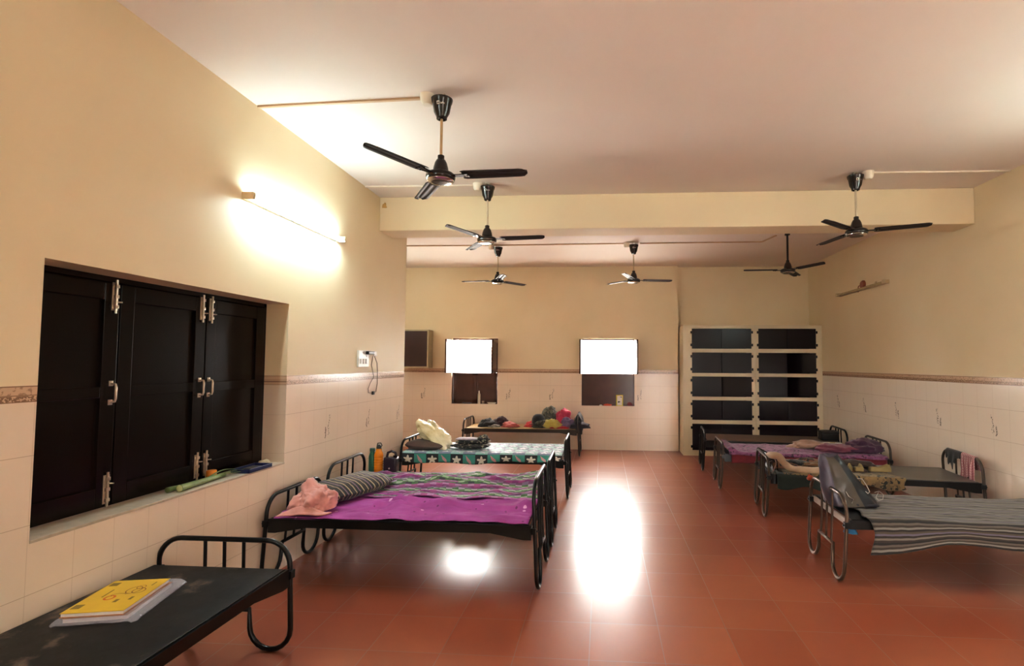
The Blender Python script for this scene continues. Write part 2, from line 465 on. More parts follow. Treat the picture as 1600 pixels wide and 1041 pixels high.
# ------------------------------------------------------------------ back windows
M_shut = mat('brown gloss shutter', '#4c2a20', .22, var=.15, vs=4)
def back_window(idx, x0, x1, z0, z1, lower_two):
    w = thing('window_%d' % idx, None, None, (0, 0, 0)); w['kind'] = 'structure'
    y0 = YB + .05; zm = 1.385
    bm = bmesh.new()
    for (a, b, c, d) in ((x0, x0+.02, z0, z1), (x1-.02, x1, z0, z1), (x0, x1, z1-.03, z1), (x0, x1, z0, z0+.02)):
        add_box(bm, a, b, y0, y0+.06, c, d, .003)
    finish('window_frame', bm, M_shut, w)
    def leaf(a, b, c, d, loc, rz):
        bm = bmesh.new(); st = .05
        for (p, q, r, t) in ((a, a+st, c, d), (b-st, b, c, d), (a, b, c, c+.06), (a, b, d-.06, d)):
            add_box(bm, p, q, -.015, .015, r, t, .003)
        add_box(bm, a+.02, b-.02, -.006, .006, c+.02, d-.02)
        return finish('shutter_leaf', bm, M_shut, w, loc=loc, rot=(0, 0, rz))
    if lower_two:
        h = (x1-x0-.04)/2
        leaf(.002, h, z0+.02, zm, (x0+.02, y0+.02, 0), 0); leaf(-h, -.002, z0+.02, zm, (x1-.02, y0+.02, 0), 0)
    else:
        bm = bmesh.new(); add_box(bm, x0+.02, x1-.02, y0+.005, y0+.03, z0+.02, zm, .004)
        finish('shutter_leaf', bm, M_shut, w)
    h = (x1-x0)/2 - .03
    for side, x, r in ((1, x0+.012, -math.radians(93)), (-1, x1-.012, math.radians(87 if lower_two else 95))):
        a, b = (0, h) if side > 0 else (-h, 0)
        l = leaf(a, b, zm+.004, z1-.03, (x, y0-.01, 0), r)
        for z in (zm+.1, z1-.12): tube('hinge', [(0, 0, z-.03), (0, 0, z+.03)], .008, M_bolt, l)
    for x in (x0+.065, x1-.065):
        e = x0+.005 if x < (x0+x1)/2 else x1-.005
        tube('grille_bar', [(e, y0+.11, zm+.05), (x, y0+.11, zm+.05), (x, y0+.11, z1-.05), (e, y0+.11, z1-.05)], .007, M_shut, w, n=6)
back_window(2, *W2, True)
back_window(3, *W3, False)

# pierced screen block on the neighbouring building, seen through the first window
lw = thing('lattice_screen', 'pale pierced lattice block outside the left back window', 'lattice', (-2.86, 12.6, 0))
bm = bmesh.new()
for i in range(8): add_box(bm, i*.075, i*.075+.03, 0, .06, .3, 1.95)
for k in range(19): add_box(bm, 0, .56, .01, .05, .3+k*.09, .3+k*.09+.035)
finish('lattice', bm, mat('pale grey cement', '#b9b6b0', .8), lw)  # pale grey cement with slight random variation
box('footing', mat('pale grey cement', '#b9b6b0', .8), -.05, .6, -.05, .11, 0, .3, lw, bev=.01)

# rear door, standing ajar behind the viewer
d = thing('door_1', None, None, (DR[1], YR, 0)); d['kind'] = 'structure'
bm = bmesh.new()
for (a, b, c, e) in ((.0, .1, 0, 2.04), (.75, .85, 0, 2.04), (.1, .75, 0, .15), (.1, .75, 1.0, 1.1), (.1, .75, 1.92, 2.04)): add_box(bm, a, b, 0.005, .04, c, e, .003)
add_box(bm, .08, .77, .015, .03, .1, 1.98)
dl = finish('door_leaf', bm, M_shut, d)
tube('door_handle', [(.05, .04, 1.0), (.05, .08, 1.0), (.05, .08, 1.12), (.05, .04, 1.12)], .008, M_bolt, dl)

# ------------------------------------------------------------------ metal cots
def arc(cx, cz, r, a0, a1, n):
    return [(cx + r*math.cos(math.radians(a0+(a1-a0)*i/n)), cz + r*math.sin(math.radians(a0+(a1-a0)*i/n))) for i in range(n+1)]

def cot(label, head, foot, hh, fh, deck_m, frame_m=None, end_m=None, W=.75, DZ=.46, rail_m=None, gusset=True):
    head, foot = Vector(head), Vector(foot); dv = foot - head; L = dv.length
    rz = math.atan2(dv.y, dv.x)
    frame_m = frame_m or M_black; end_m = end_m or frame_m
    t = thing('metal_cot', label, 'bed', (head.x, head.y, 0), rz, 'metal cots in the dormitory')
    a = W/2; tr = .0135; b = .145; lr = (a-b)/2; lc = (a+b)/2
    for nm, x, sg, h in (('headboard', 0, -1, hh), ('footboard', L, 1, fh)):
        rc = .13
        p2 = [(-b, .225), (b, .225)]
        p2 += arc(lc, lr+tr, lr, 180, 360, 10)
        p2 += arc(a-rc, h-rc-tr, rc, 0, 90, 8)
        p2 += arc(-a+rc, h-rc-tr, rc, 90, 180, 8)
        p2 += arc(-lc, lr+tr, lr, 180, 360, 10)
        def X(z): return x + sg*(.03*max(0, (DZ-z)/DZ) + .0)
        bm = bmesh.new(); sweep(bm, [(X(z), y, z) for y, z in p2], tr, 10, closed=True)
        e = finish(nm, bm, end_m, t, smooth=True)
        for y in (-.11, 0, .11):
            tube('spindle', [(X(.225), y, .228), (X(.35), y, .35), (X(h), y, h-.018)], .009, end_m, e)
        bm = bmesh.new()
        add_box(bm, x-sg*.03, x-sg*.0135, -a+.01, a-.01, DZ-.05, DZ-.006, .002)
        finish('end_rail', bm, rail_m or frame_m, t)
        for y in (-a, a):
            bm = bmesh.new(); add_box(bm, x-.02, x+.02, y-.019, y+.019, DZ-.055, DZ-.012, .003)
            sweep(bm, [(x-.03*sg, y, DZ-.035), (x+.03*sg, y, DZ-.035)], .007, 6)
            finish('clamp', bm, frame_m, t)
    for sg in (-1, 1):
        bm = bmesh.new(); y = sg*(a+.004)
        g = .035 if gusset else 0
        poly = [(.015, DZ+.001), (L-.015, DZ+.001), (L-.015, DZ-.06-g), (L-.07, DZ-.06-g), (L-.30, DZ-.055), (.30, DZ-.055), (.07, DZ-.06-g), (.015, DZ-.06-g)]
        prism(bm, poly, 'y', y-.003, y+.003)
        add_box(bm, .02, L-.02, min(y, y-sg*.035), max(y, y-sg*.035), DZ-.004, DZ-.001)
        finish('side_rail', bm, frame_m, t)
    bm = bmesh.new(); add_box(bm, .035, L-.035, -a+.006, a-.006, DZ, DZ+.006, .002)
    for k in range(1, 4): add_box(bm, L*k/4-.015, L*k/4+.015, -a+.006, a-.006, DZ-.03, DZ-.001)
    finish('deck', bm, deck_m, t)
    return t

def deck_black():
    n = NT('scuffed black sheet'); P, v = n.obj()
    d1 = n.noise(v, 7, 6, .65); d2 = n.noise(v, 2.2, 4)
    c = n.ramp(n.m('MULTIPLY', d1, n.m('ADD', d2, .45)), [(.38, srgb('#0f0c0a')), (.56, srgb('#18130f')), (.66, srgb('#5a4b3f'))])
    n.p(color=c, rough=n.m('ADD', .25, n.m('MULTIPLY', d1, .4)), metal=0, spec=.25)
    return n.mat
M_dkb = deck_black()
M_ply = mat('tan plywood deck', '#a5875c', .45, var=.2, vs=7)
M_brd = mat('brown laminate deck', '#6f5442', .35, var=.15, vs=5)
M_grey = mat('grey green sheet deck', '#55504a', .3, var=.15, vs=3)

E_ = cot('black metal cot nearest the viewer by the left wall, bare deck holding the yellow notebook', (-2.055, .86), (-2.055, 2.78), .62, .615, M_dkb)
A_ = cot('black metal cot by the left wall with the magenta sheet, pushed against the green-checked one', (-2.372, 3.985), (-.468, 3.985), .625, .765, M_black, W=.73)
B_ = cot('black metal cot by the left wall with the green-checked sheet and two bottles', (-2.372, 4.80), (-.468, 4.83), .685, .735, M_black, W=.73)
C_ = cot('black metal cot with the teal flowered bedspread at the end of the left wall', (-2.362, 6.46), (-.43, 6.46), .665, .69, M_black)
D_ = cot('metal cot with a bare tan deck heaped with clothes along the back wall', (-2.36, 9.215), (-.415, 9.215), .62, .70, M_ply, end_m=mat('brown black enamel', '#2a1f18', .3, var=.2), frame_m=mat('brown black enamel', '#2a1f18', .3), W=.74)
R1_ = cot('metal cot nearest the viewer on the right under the grey-brown striped blanket', (3.68, 4.22), (1.765, 4.32), .70, .635, M_black, end_m=M_worn, rail_m=mat('pale end rail', '#a08e84', .4), gusset=False)
R2_ = cot('metal cot on the right with patterned blankets and a pink-checked towel on its headboard', (3.64, 5.66), (1.735, 5.90), .69, .62, M_grey, end_m=mat('dull brown tube', '#45372c', .28, metal=.3))
R3_ = cot('metal cot on the right with the purple sheet, second from the white lockers', (3.445, 6.93), (1.525, 7.08), .66, .60, M_black, end_m=mat('dull brown tube', '#45372c', .28, metal=.3))
R4_ = cot('bare brown-decked metal cot on the right, standing next to the white lockers', (3.45, 8.02), (1.53, 8.22), .66, .60, M_brd)

# ------------------------------------------------------------------ cloth materials
def m_magenta():
    n = NT('magenta sheet'); P, v = n.uv()
    vo = n.vor(v, 15); sp = n.m('LESS_THAN', vo.outputs['Distance'], .13)
    s2 = n.m('LESS_THAN', n.vor(n.comb(n.m('ADD', P[0], 3), P[1]), 9).outputs['Distance'], .12)
    c = n.ramp(n.noise(v, 4, 3), [(.3, srgb('#8a3a78')), (.7, srgb('#a65496'))])
    c = n.mix(n.m('MULTIPLY', sp, .55), c, srgb('#3a1a30')); c = n.mix(n.m('MULTIPLY', s2, .7), c, srgb('#d9a9c8'))
    n.p(color=c, rough=.7, spec=.25); n.bump(n.noise(v, 40, 3), .15, .004); return n.mat
def m_green():
    n = NT('green purple check sheet'); P, v = n.uv()
    w = n.m('ADD', P[1], n.m('MULTIPLY', n.noise(v, 5, 3), .03))
    f = n.m('FRACT', n.m('MULTIPLY', w, 6)); g = n.m('FRACT', n.m('MULTIPLY', n.m('ADD', P[0], n.m('MULTIPLY', n.m('FLOOR', n.m('MULTIPLY', w, 12)), .035)), 9))
    c = n.ramp(f, [(0, srgb('#833e6c')), (.20, srgb('#94577f')), (.36, srgb('#4e6a49')), (.55, srgb('#93a38a')), (.70, srgb('#4e6a49')), (.84, srgb('#75627a'))], 'CONSTANT')
    c2 = n.ramp(f, [(0, srgb('#723464')), (.2, srgb('#a27a9a')), (.36, srgb('#443f49')), (.55, srgb('#67815d')), (.70, srgb('#a595a5')), (.84, srgb('#6a4664'))], 'CONSTANT')
    n.p(color=n.mix(n.m('GREATER_THAN', g, .5), c, c2), rough=.7, spec=.25); n.bump(n.noise(v, 40, 3), .15, .004); return n.mat
def m_stripe(name, cols, freq, axis=0, wob=.01, rough=.75):
    n = NT(name); P, v = n.uv()
    w = n.m('ADD', P[axis], n.m('MULTIPLY', n.noise(v, 8, 2), wob))
    f = n.m('FRACT', n.m('MULTIPLY', w, freq)); k = len(cols)
    c = n.ramp(f, [(i/k, srgb(x)) for i, x in enumerate(cols)], 'CONSTANT')
    n.p(color=c, rough=rough, sheen=.2); n.bump(n.noise(v, 60, 3), .2, .004); return n.mat
def m_teal():
    n = NT('teal hibiscus bedspread'); P, v = n.uv()
    q = .145
    a = n.m('DIVIDE', P[0], q); b = n.m('DIVIDE', n.m('ADD', P[1], .035), q)
    par = n.m('FRACT', n.m('MULTIPLY', n.m('ADD', n.m('FLOOR', a), n.m('FLOOR', b)), .5)); odd = n.m('GREATER_THAN', par, .25)
    fx = n.m('SUBTRACT', n.m('FRACT', a), .5); fy = n.m('SUBTRACT', n.m('FRACT', b), .5)
    r = n.m('SQRT', n.m('ADD', n.m('MULTIPLY', fx, fx), n.m('MULTIPLY', fy, fy))); th = n.m('ARCTAN2', fy, fx)
    fx2 = n.noise(v, 30, 2); pet = n.m('ADD', n.m('ADD', .20, n.m('MULTIPLY', fx2, .16)), n.m('MULTIPLY', n.m('SINE', n.m('MULTIPLY', th, 5)), .1))
    fl = n.m('LESS_THAN', r, pet)
    lf = n.m('LESS_THAN', n.m('ADD', n.m('ABSOLUTE', n.m('SUBTRACT', fx, n.m('MULTIPLY', fy, -.6))), n.m('MULTIPLY', n.m('ABSOLUTE', fy), .35)), .16)
    dark = n.mix(fl, srgb('#1b1a20'), srgb('#cfc6b8')); teal = n.mix(lf, srgb('#3f8d80'), srgb('#bf8f94'))
    c = n.mix(odd, dark, teal)
    # glancing light on the mattress top, painted in as paler colours
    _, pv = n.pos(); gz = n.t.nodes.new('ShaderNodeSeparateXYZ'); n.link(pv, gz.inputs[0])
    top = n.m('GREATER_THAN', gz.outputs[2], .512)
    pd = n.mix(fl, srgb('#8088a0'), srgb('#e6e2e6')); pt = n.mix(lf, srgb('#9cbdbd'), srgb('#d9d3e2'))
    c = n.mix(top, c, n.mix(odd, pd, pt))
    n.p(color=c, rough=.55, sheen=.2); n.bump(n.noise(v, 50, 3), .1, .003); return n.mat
def m_blob(name, c1, c2, c3, scale, rough=.8):
    n = NT(name); P, v = n.obj()
    a = n.noise(v, scale, 3); b = n.noise(v, scale*2.3, 3)
    c = n.mix(n.m('GREATER_THAN', a, .52), srgb(c1), srgb(c2)); c = n.mix(n.m('GREATER_THAN', b, .58), c, srgb(c3))
    n.p(color=c, rough=rough, sheen=.2); n.bump(n.noise(v, 60, 3), .2, .004); return n.mat
def m_check(name, c1, c2, c3, q):
    n = NT(name); P, v = n.uv()
    a = n.m('GREATER_THAN', n.m('FRACT', n.m('DIVIDE', P[0], q)), .55); b = n.m('GREATER_THAN', n.m('FRACT', n.m('DIVIDE', P[1], q)), .55)
    c = n.mix(a, srgb(c1), srgb(c2)); c = n.mix(n.m('MULTIPLY', b, .6), c, srgb(c3))
    n.p(color=c, rough=.85, sheen=.3); return n.mat
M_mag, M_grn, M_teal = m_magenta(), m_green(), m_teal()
M_pst = m_stripe('dark striped cotton', ['#0c0909', '#8a775f', '#0b0809', '#0e0b0b', '#6d5262', '#0d0a0a', '#0c0909', '#9a8668', '#0b0909', '#2a201c'], 8, 0, .02)
M_r1 = m_stripe('grey brown striped blanket', ['#2a2019', '#6b6158', '#33281f', '#1c140f', '#5a5048', '#382e25', '#777069', '#251a14', '#4a3f36', '#5e5563'], 6.5, 1, .02)
def cl(name, col, **k): return mat(name, col, .85, var=.15, vs=12, bump=.25, bs=70, sheen=.3, **k)

# ------------------------------------------------------------------ left beds: things on them
LA = (-2.372, 3.985, 0); LB = (-2.372, 4.80, 0)
def loc_rot(t): return dict(loc=tuple(t.location), rot=tuple(t.rotation_euler))
# magenta sheet
def humpA(x, y):
    r = .06*math.exp(-((x-1.80)/.05)**2 - ((y-.05)/.13)**2)
    r += .034*math.exp(-((y-.02-.05*math.sin(x*3))/.025)**2)*min(1, max(0, (x-.5)/.2))
    r += .022*math.exp(-((y+.12-.10*x)/.018)**2)*math.exp(-((x-.9)/.5)**2) + .016*math.exp(-((y+.26-.04*math.sin(x*4))/.02)**2)*math.exp(-((x-1.2)/.4)**2)
    r += .02*math.exp(-((x-.62-1.1*(y+.1))/.03)**2)*math.exp(-((y+.02)/.14)**2) + .016*math.exp(-((x-.78-.9*(y+.1))/.025)**2)*math.exp(-((y+.04)/.12)**2)
    return r
tag(spread('bed_sheet', .05, 1.865, -.352, .34, .470, M_mag, near=lambda u: .004, wr=.03, seed=2, hump=humpA, **loc_rot(A_)),
    'magenta speckled sheet on the cot below the pink towel', 'sheet')
tag(spread('bed_sheet', .06, 1.86, -.62, .372, .480, M_grn, near=lambda u: .004, far=lambda u: .02+.03*math.exp(-((u-.6)/.15)**2), wr=.04, seed=9, nu=110, nv=70,
           ex=lambda v: (.10*max(0, .35-v)*3+.03*math.sin(v*9), 0),
           hump=lambda x, y: .028*math.exp(-((y-.02*x+.2-.06*math.sin(x*5))/.05)**2) + .03*math.exp(-((x-.9)/.12)**2-((y+.02)/.08)**2) + .02*math.exp(-((x-1.15)/.1)**2-((y+.3)/.06)**2), **loc_rot(B_)),
    'green and purple checked sheet spread rumpled between the two joined cots', 'sheet')
# pillow pair with striped cover
tag(pillow('pillow', (-2.085, 4.26, .548), .80, .37, .145, M_pst, seed=3, rot=(.10, .0, 1.28), wr=.03), 'dark striped pillow behind the pink towel', 'pillow')
# pink towel
M_pink = cl('pink terry', '#c98f86')
tw = thing('towel', 'crumpled pink towel against the headboard on the magenta sheet', 'towel', (-2.10, 3.76, .488))
heap('towel_bundle', (0, 0, 0), (.145, .145, .215), 4.3, M_pink, tw, sub=5, fold=.8)
cloth('towel_end', lambda u, v: (-.12+.30*u-.03*v, -.155-.05*v+.10*u+.02*math.sin(u*5)-.02, .012+.045*(1-v)*math.sin(PI*min(1, .15+u))+.006*nz(u*4, v*4, 2)), 24, 10, .3, .1, M_pink, tw, thick=.01)
# bottles and can on the far edge
def bottle(name, label, c, r, h, m, capm, shape='flask'):
    t = thing(name, label, 'bottle', c)
    if shape == 'flask':
        lathe('bottle_body', [(0, 0), (r*.94, 0), (r, .01), (r, h*.62), (r*.96, h*.68), (r*.72, h*.80), (r*.62, h*.86), (r*.62, h*.88), (0, h*.88)], m, t)
        lathe('cap', [(r*.70, h*.87), (r*.74, h*.875), (r*.74, h*.99), (r*.66, h), (0, h)], capm, t)
    else:
        pr = [(0, 0), (r*.9, 0), (r, .012)]
        for k in range(6): pr += [(r, h*(.06+.09*k)), (r*.93, h*(.085+.09*k)), (r*.93, h*(.105+.09*k)), (r, h*(.13+.09*k))]
        pr += [(r, h*.62), (r*.9, h*.70), (r*.62, h*.79), (r*.6, h*.86), (0, h*.86)]
        lathe('bottle_body', pr, m, t)
        bm = bmesh.new(); add_lathe(bm, [(r*.5, h*.86), (r*.55, h*.87), (r*.55, h*.93), (r*.40, h*.97), (r*.22, h), (0, h)])
        finish('cap', bm, capm, t, smooth=True, angle=40)
        tube('carry_loop', [(r*.45, 0, h*.93), (r*.7, 0, h*.97), (r*.4, 0, h*1.06), (-r*.3, 0, h*1.05), (-r*.45, 0, h*.95)], .005, capm, t)
    return t
def glossy(name, col, tr=0): 
    return mat(name, col, .15, var=.05, trans=tr)
bottle('flask_bottle', 'dark green bottle standing on the checked sheet beside the orange bottle', (-2.275, 5.11, .476), .034, .245, mat('green metal', '#2f6651', .3, metal=.4), mat('dark green cap', '#31584b', .35))
bottle('water_bottle', 'translucent orange ribbed water bottle on the checked sheet', (-2.205, 5.10, .482), .044, .275, glossy('orange plastic', '#e08a18', .35), mat('black cap', '#221c1a', .35), 'ribbed')
jc = thing('jerry_can', 'small dark purple can with a moulded handle beside the orange bottle', 'can', (-2.085, 5.12, .482))
bm = bmesh.new(); add_box(bm, -.065, .065, -.05, .05, 0, .155, .02, seg=3); finish('can_body', bm, mat('dark purple plastic', '#2e2029', .25), jc, smooth=True, angle=40)
tube('can_handle', [(-.045, 0, .15), (-.035, 0, .195), (0, 0, .21), (.04, 0, .195), (.05, 0, .15)], .013, mat('dark purple plastic', '#2e2029', .25), jc)
lathe('can_cap', [(0, 0), (.018, 0), (.018, .02), (0, .02)], M_dark, jc, c=(.045, -.02, .153))
lathe('can_badge', [(0, 0), (.008, 0), (.008, .004), (0, .004)], M_bolt, jc, loc=(0, -.05, .05), rot=(PI/2, 0, 0))

# bed C
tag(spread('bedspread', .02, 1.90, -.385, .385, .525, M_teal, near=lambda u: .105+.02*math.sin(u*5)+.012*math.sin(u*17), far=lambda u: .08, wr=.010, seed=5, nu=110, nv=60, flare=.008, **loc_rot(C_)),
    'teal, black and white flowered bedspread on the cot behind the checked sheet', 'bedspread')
tag(pillow('pillow', (-2.14, 6.27, .578), .44, .30, .115, mat('grey brown pillow cloth', '#5a4b45', .8), seed=8, rot=(0, .08, .15)), 'flat grey-brown pillow under the cream plastic sack', 'pillow')
def m_bag():
    n = NT('translucent cream sack'); P, v = n.obj()
    n.p(color=n.ramp(n.noise(v, 7, 3), [(.3, srgb('#cdbd86')), (.7, srgb('#ece2c4'))]), rough=.3, spec=.6); n.bump(n.noise(v, 14, 4), .6, .02); return n.mat
tag(pillow('plastic_sack', (-2.07, 6.40, .682), .47, .34, .17, m_bag(), seed=12, rot=(.25, .66, .1), wr=.11, nu=72, nv=44), 'cream plastic sack leaning on the grey-brown pillow', 'sack')
fb = thing('folded_blanket', 'folded black and pale flowered blanket on the teal bedspread', 'blanket', (-1.60, 6.36, .535))
M_blk = m_blob('black floral', '#1d1a1a', '#2b2624', '#a39a84', 14)
pillow('blanket_fold', (0, 0, .034), .46, .28, .066, M_blk, fb, seed=20, wr=.05)
pillow('blanket_fold', (.03, .01, .08), .40, .25, .055, M_blk, fb, seed=21, wr=.06)
pillow('blanket_lining', (-.04, -.01, .112), .27, .19, .030, cl('pale lilac lining', '#a99ba6'), fb, seed=26, wr=.05)
heap('blanket_roll', (.16, .01, .085), (.075, .12, .075), 27, M_blk, fb, sub=4, rz=.3)

# bed D clothes
ZD = .468
for nm, lab, c, s, m in (
    ('dark_garment', 'crumpled black garment at the left of the clothes on the back cot', (-1.90, 9.05, ZD), (.15, .13, .15), cl('black cotton', '#1a1614')),
    ('maroon_garment', 'crumpled dark maroon garment beside the black one on the back cot', (-1.70, 9.12, ZD), (.15, .13, .155), cl('dark maroon', '#3a1f26')),
    ('grey_cloth', 'small pale grey cloth poking out below the maroon garment', (-1.77, 8.96, ZD), (.10, .07, .055), cl('pale grey cotton', '#8d857c')),
    ('pink_cloth', 'salmon pink cloth at the right foot of the maroon garment', (-1.51, 9.02, ZD), (.15, .10, .09), cl('salmon', '#b05c56')),
    ('red_cloth', 'small coral red cloth left of the black cap on the back cot', (-1.14, 9.10, ZD), (.11, .10, .10), cl('coral red', '#b93a3e')),
    ('camouflage_garment', 'tall heap of mottled grey-green garment in the right clothes pile', (-.80, 9.20, ZD), (.20, .17, .36), m_blob('camouflage', '#4d4a3e', '#6e6a5c', '#2d2a25', 12)),
    ('camouflage_garment', 'lower mottled grey garment in front of the tall camouflage heap', (-.96, 9.02, ZD), (.17, .12, .16), m_blob('camouflage', '#4d4a3e', '#6e6a5c', '#2d2a25', 12)),
    ('yellow_cloth', 'pale yellow crumpled cloth at the front of the right clothes pile', (-.72, 8.97, ZD), (.16, .10, .16), cl('pale yellow', '#a89a50')),
    ('red_cloth', 'flat dark red cloth under the yellow cloth on the back cot', (-.60, 8.93, ZD), (.17, .06, .045), cl('dark red', '#9c2430')),
    ('pink_garment', 'bright pink crumpled garment in the right clothes pile', (-.56, 9.14, ZD), (.15, .14, .32), cl('hot pink', '#b03352')),
    ('purple_garment', 'grey-violet garment below the bright pink one', (-.47, 8.99, ZD), (.13, .10, .17), cl('grey violet', '#6a5a76')),
    ('dark_garment', 'dark slate garment lying at the right end of the back cot', (-.33+.03, 9.02, ZD), (.20, .11, .12), cl('dark slate', '#2c2730'))):
    tag(heap(nm, (c[0]-.13 if c[0] > -.9 else c[0]-.08, c[1], c[2]), s, random.uniform(1, 50), m, fold=1.5), lab, 'cloth', 'clothes piled on the back cot')
hat = thing('round_cap', 'round black cap lying on the clothes of the back cot', 'cap', (-1.10, 9.05, ZD+.06))
lathe('crown', [(0, .17), (.05, .165), (.09, .14), (.115, .09), (.12, .03), (.118, 0), (0, 0)], cl('black cap cloth', '#141213'), hat)
bm = bmesh.new(); add_lathe(bm, [(.115, 0), (.15, -.004), (.152, .003), (.115, .012)]); finish('brim', bm, cl('black cap cloth', '#141213'), hat, smooth=True)
# dark trousers over footboard of bed D
tag(drape('trousers', (-.415, 8.92, .687), (-.415, 9.50, .687), (1, 0, 0), lambda u: .34-.10*u, lambda u: .20, cl('charcoal trousers', '#211e21'), seed=3, wav=.03),
    'charcoal trousers hung over the right end of the back cot', 'trousers')

# ------------------------------------------------------------------ right beds: things on them
# R1: striped blanket and dark bag.  local +y is the viewer's side on the right-hand cots, so mirror
def right_spread(t, **k):
    o = spread(loc=tuple(t.location), rot=(0, 0, t.rotation_euler.z + 0), **k); return o
def flipx(fn, L): return lambda u: fn(1-u)
def bl_far(u):   # near edge as seen; u 0 = head, 1 = foot
    d = 1-u
    return .15 + .085*max(0, 1-d/.28) + .012*math.sin(d*14)
tag(right_spread(R1_, name='striped_blanket', x0=.02, x1=1.80, y0=-.36, y1=.395, zt=.478, m=M_r1, near=lambda u: .05, far=bl_far, wr=.014, seed=14, nu=120, nv=90, flare=.03, ex=lambda v: (0, .02*math.sin(v*20)-.03)),
    'grey-brown striped blanket hanging over the side of the nearest right-hand cot', 'blanket')

bg = thing('drawcord_bag', 'dark grey nylon bag with white drawcords slumped against the nearest right footboard', 'bag', (1.885, 4.30, .485), 0)
M_ny = mat('grey violet nylon', '#4d4552', .42, var=.12, bump=.3, bs=14)
M_ny2 = mat('warm grey nylon', '#453b32', .42, var=.12, bump=.3, bs=14)
def bag_surface():
    bm = bmesh.new(); n, k = 40, 26
    def P(i, j):
        a = 2*PI*i/n; t = j/k
        w = .15*(1-.52*t) + .025*math.sin(t*3); dpt = .10*(1-.5*t) + .02
        cx = .02 - .115*t; z = .37*t
        if t > .9: dpt *= 1-(t-.9)*5
        x = math.copysign(abs(math.cos(a))**.8, math.cos(a))*w; y = math.copysign(abs(math.sin(a))**.8, math.sin(a))*dpt
        r = 1 + .13*fr(math.cos(a)*1.5+2, math.sin(a)*1.5, t*2.5+4, 4) - .16*abs(nz(math.cos(a)*3, t*1.2, math.sin(a)*3)) - .05*abs(nz(math.cos(a)*7, t*2, 3))
        lean = .10*(1-t)*max(0, math.cos(a))*(1-t)
        return (cx + x*r + lean, y*r + .05*t, max(0.002, z*(1-.03*math.sin(a*3))))
    g = [[bm.verts.new(P(i, j)) for j in range(k+1)] for i in range(n)]
    for i in range(n):
        for j in range(k): bm.faces.new((g[i][j], g[(i+1) % n][j], g[(i+1) % n][j+1], g[i][j+1])).material_index = 1 if 27 <= i < 32 else 2 if (32 <= i or i < 4) else 0
    bm.faces.new([g[i][0] for i in range(n)]); bm.faces.new([g[i][k] for i in range(n)])
    return bm
finish('bag_body', bag_surface(), [M_ny, M_ny2, mat('dark slate nylon', '#17161b', .42, bump=.3, bs=14)], bg, smooth=True)
box('bag_base', mat('navy base', '#1b1c2a', .5), -.0, .20, -.10, .05, .0, .03, bg, bev=.012)
M_cord = mat('white cord', '#a8a098', .6)
tube('drawcord', [(.06, -.09, .22), (.085, -.115, .22), (.11, -.12, .18), (.135, -.12, .13), (.12, -.125, .115), (.105, -.12, .13)], .003, M_cord, bg, n=6)
tube('drawcord', [(.20, -.06, .11), (.225, -.08, .125), (.25, -.09, .10), (.245, -.09, .065), (.215, -.085, .055), (.20, -.08, .08), (.215, -.085, .115)], .0022, M_cord, bg, n=6)
tube('drawcord', [(-.03, -.10, .12), (-.02, -.125, .09), (.01, -.13, .07), (.0, -.125, .04)], .003, M_cord, bg, n=6)
# orange cloth at the R1 corner post
tag(heap('orange_cloth', (1.765, 4.665, .588), (.028, .028, .055), 9, cl('orange red cloth', '#a0421f'), sub=3), 'small orange cloth tied on the corner of the nearest right footboard', 'cloth')
tag(heap('blue_cloth', (1.83, 4.08, .33), (.05, .04, .07), 19, cl('blue cloth', '#2c6a8f'), sub=3), 'small blue cloth hanging under the nearest right cot', 'cloth')

# R2 : patterned mats, blankets, scarf, packets
def atR2(x, y):   # world point from local (x from head, y)
    rz = R2_.rotation_euler.z; l = R2_.location
    return (l.x + x*math.cos(rz) - y*math.sin(rz), l.y + x*math.sin(rz) + y*math.cos(rz))
M_pat = m_blob('tan leaf pattern', '#7d6544', '#6a563a', '#1e1b15', 13)
M_pat2 = m_blob('terracotta brown pattern', '#7d4f33', '#46291e', '#150d0a', 9)
tag(right_spread(R2_, name='patterned_mat', x0=.83, x1=1.78, y0=-.05, y1=.40, zt=.478, m=M_pat, far=lambda u: .10+.02*math.sin(u*14), wr=.018, seed=31, nu=70, nv=50, ex=lambda v: (-.18*v+.03*math.sin(v*15), 0)),
    'tan and black leaf-patterned mat hanging over the front of the cot with yellow packets', 'mat')
tag(right_spread(R2_, name='dark_blanket', x0=.95, x1=1.85, y0=-.30, y1=.20, zt=.505, m=M_pat2, far=lambda u: .015, wr=.05, seed=33, nu=60, nv=40),
    'rumpled terracotta and brown blanket behind the yellow packets', 'blanket')
for k, (x, y, sz, sd, lab, col) in enumerate((
    (1.36, .14, (.20, .07, .075), 41, 'long rolled ochre cloth left of the three yellow packets', '#6d5030'),
    (1.05, .02, (.24, .10, .085), 43, 'dark brown rolled cloth behind the yellow packets', '#3a261e'),
    (1.62, .05, (.15, .09, .06), 44, 'black rumpled cloth inside the loop of the cream scarf', '#15110f'))):
    p = atR2(x, y); tag(heap('rolled_cloth', (p[0], p[1], .50), sz, sd, cl('rolled cloth %d' % k, col), rz=R2_.rotation_euler.z), lab, 'cloth')
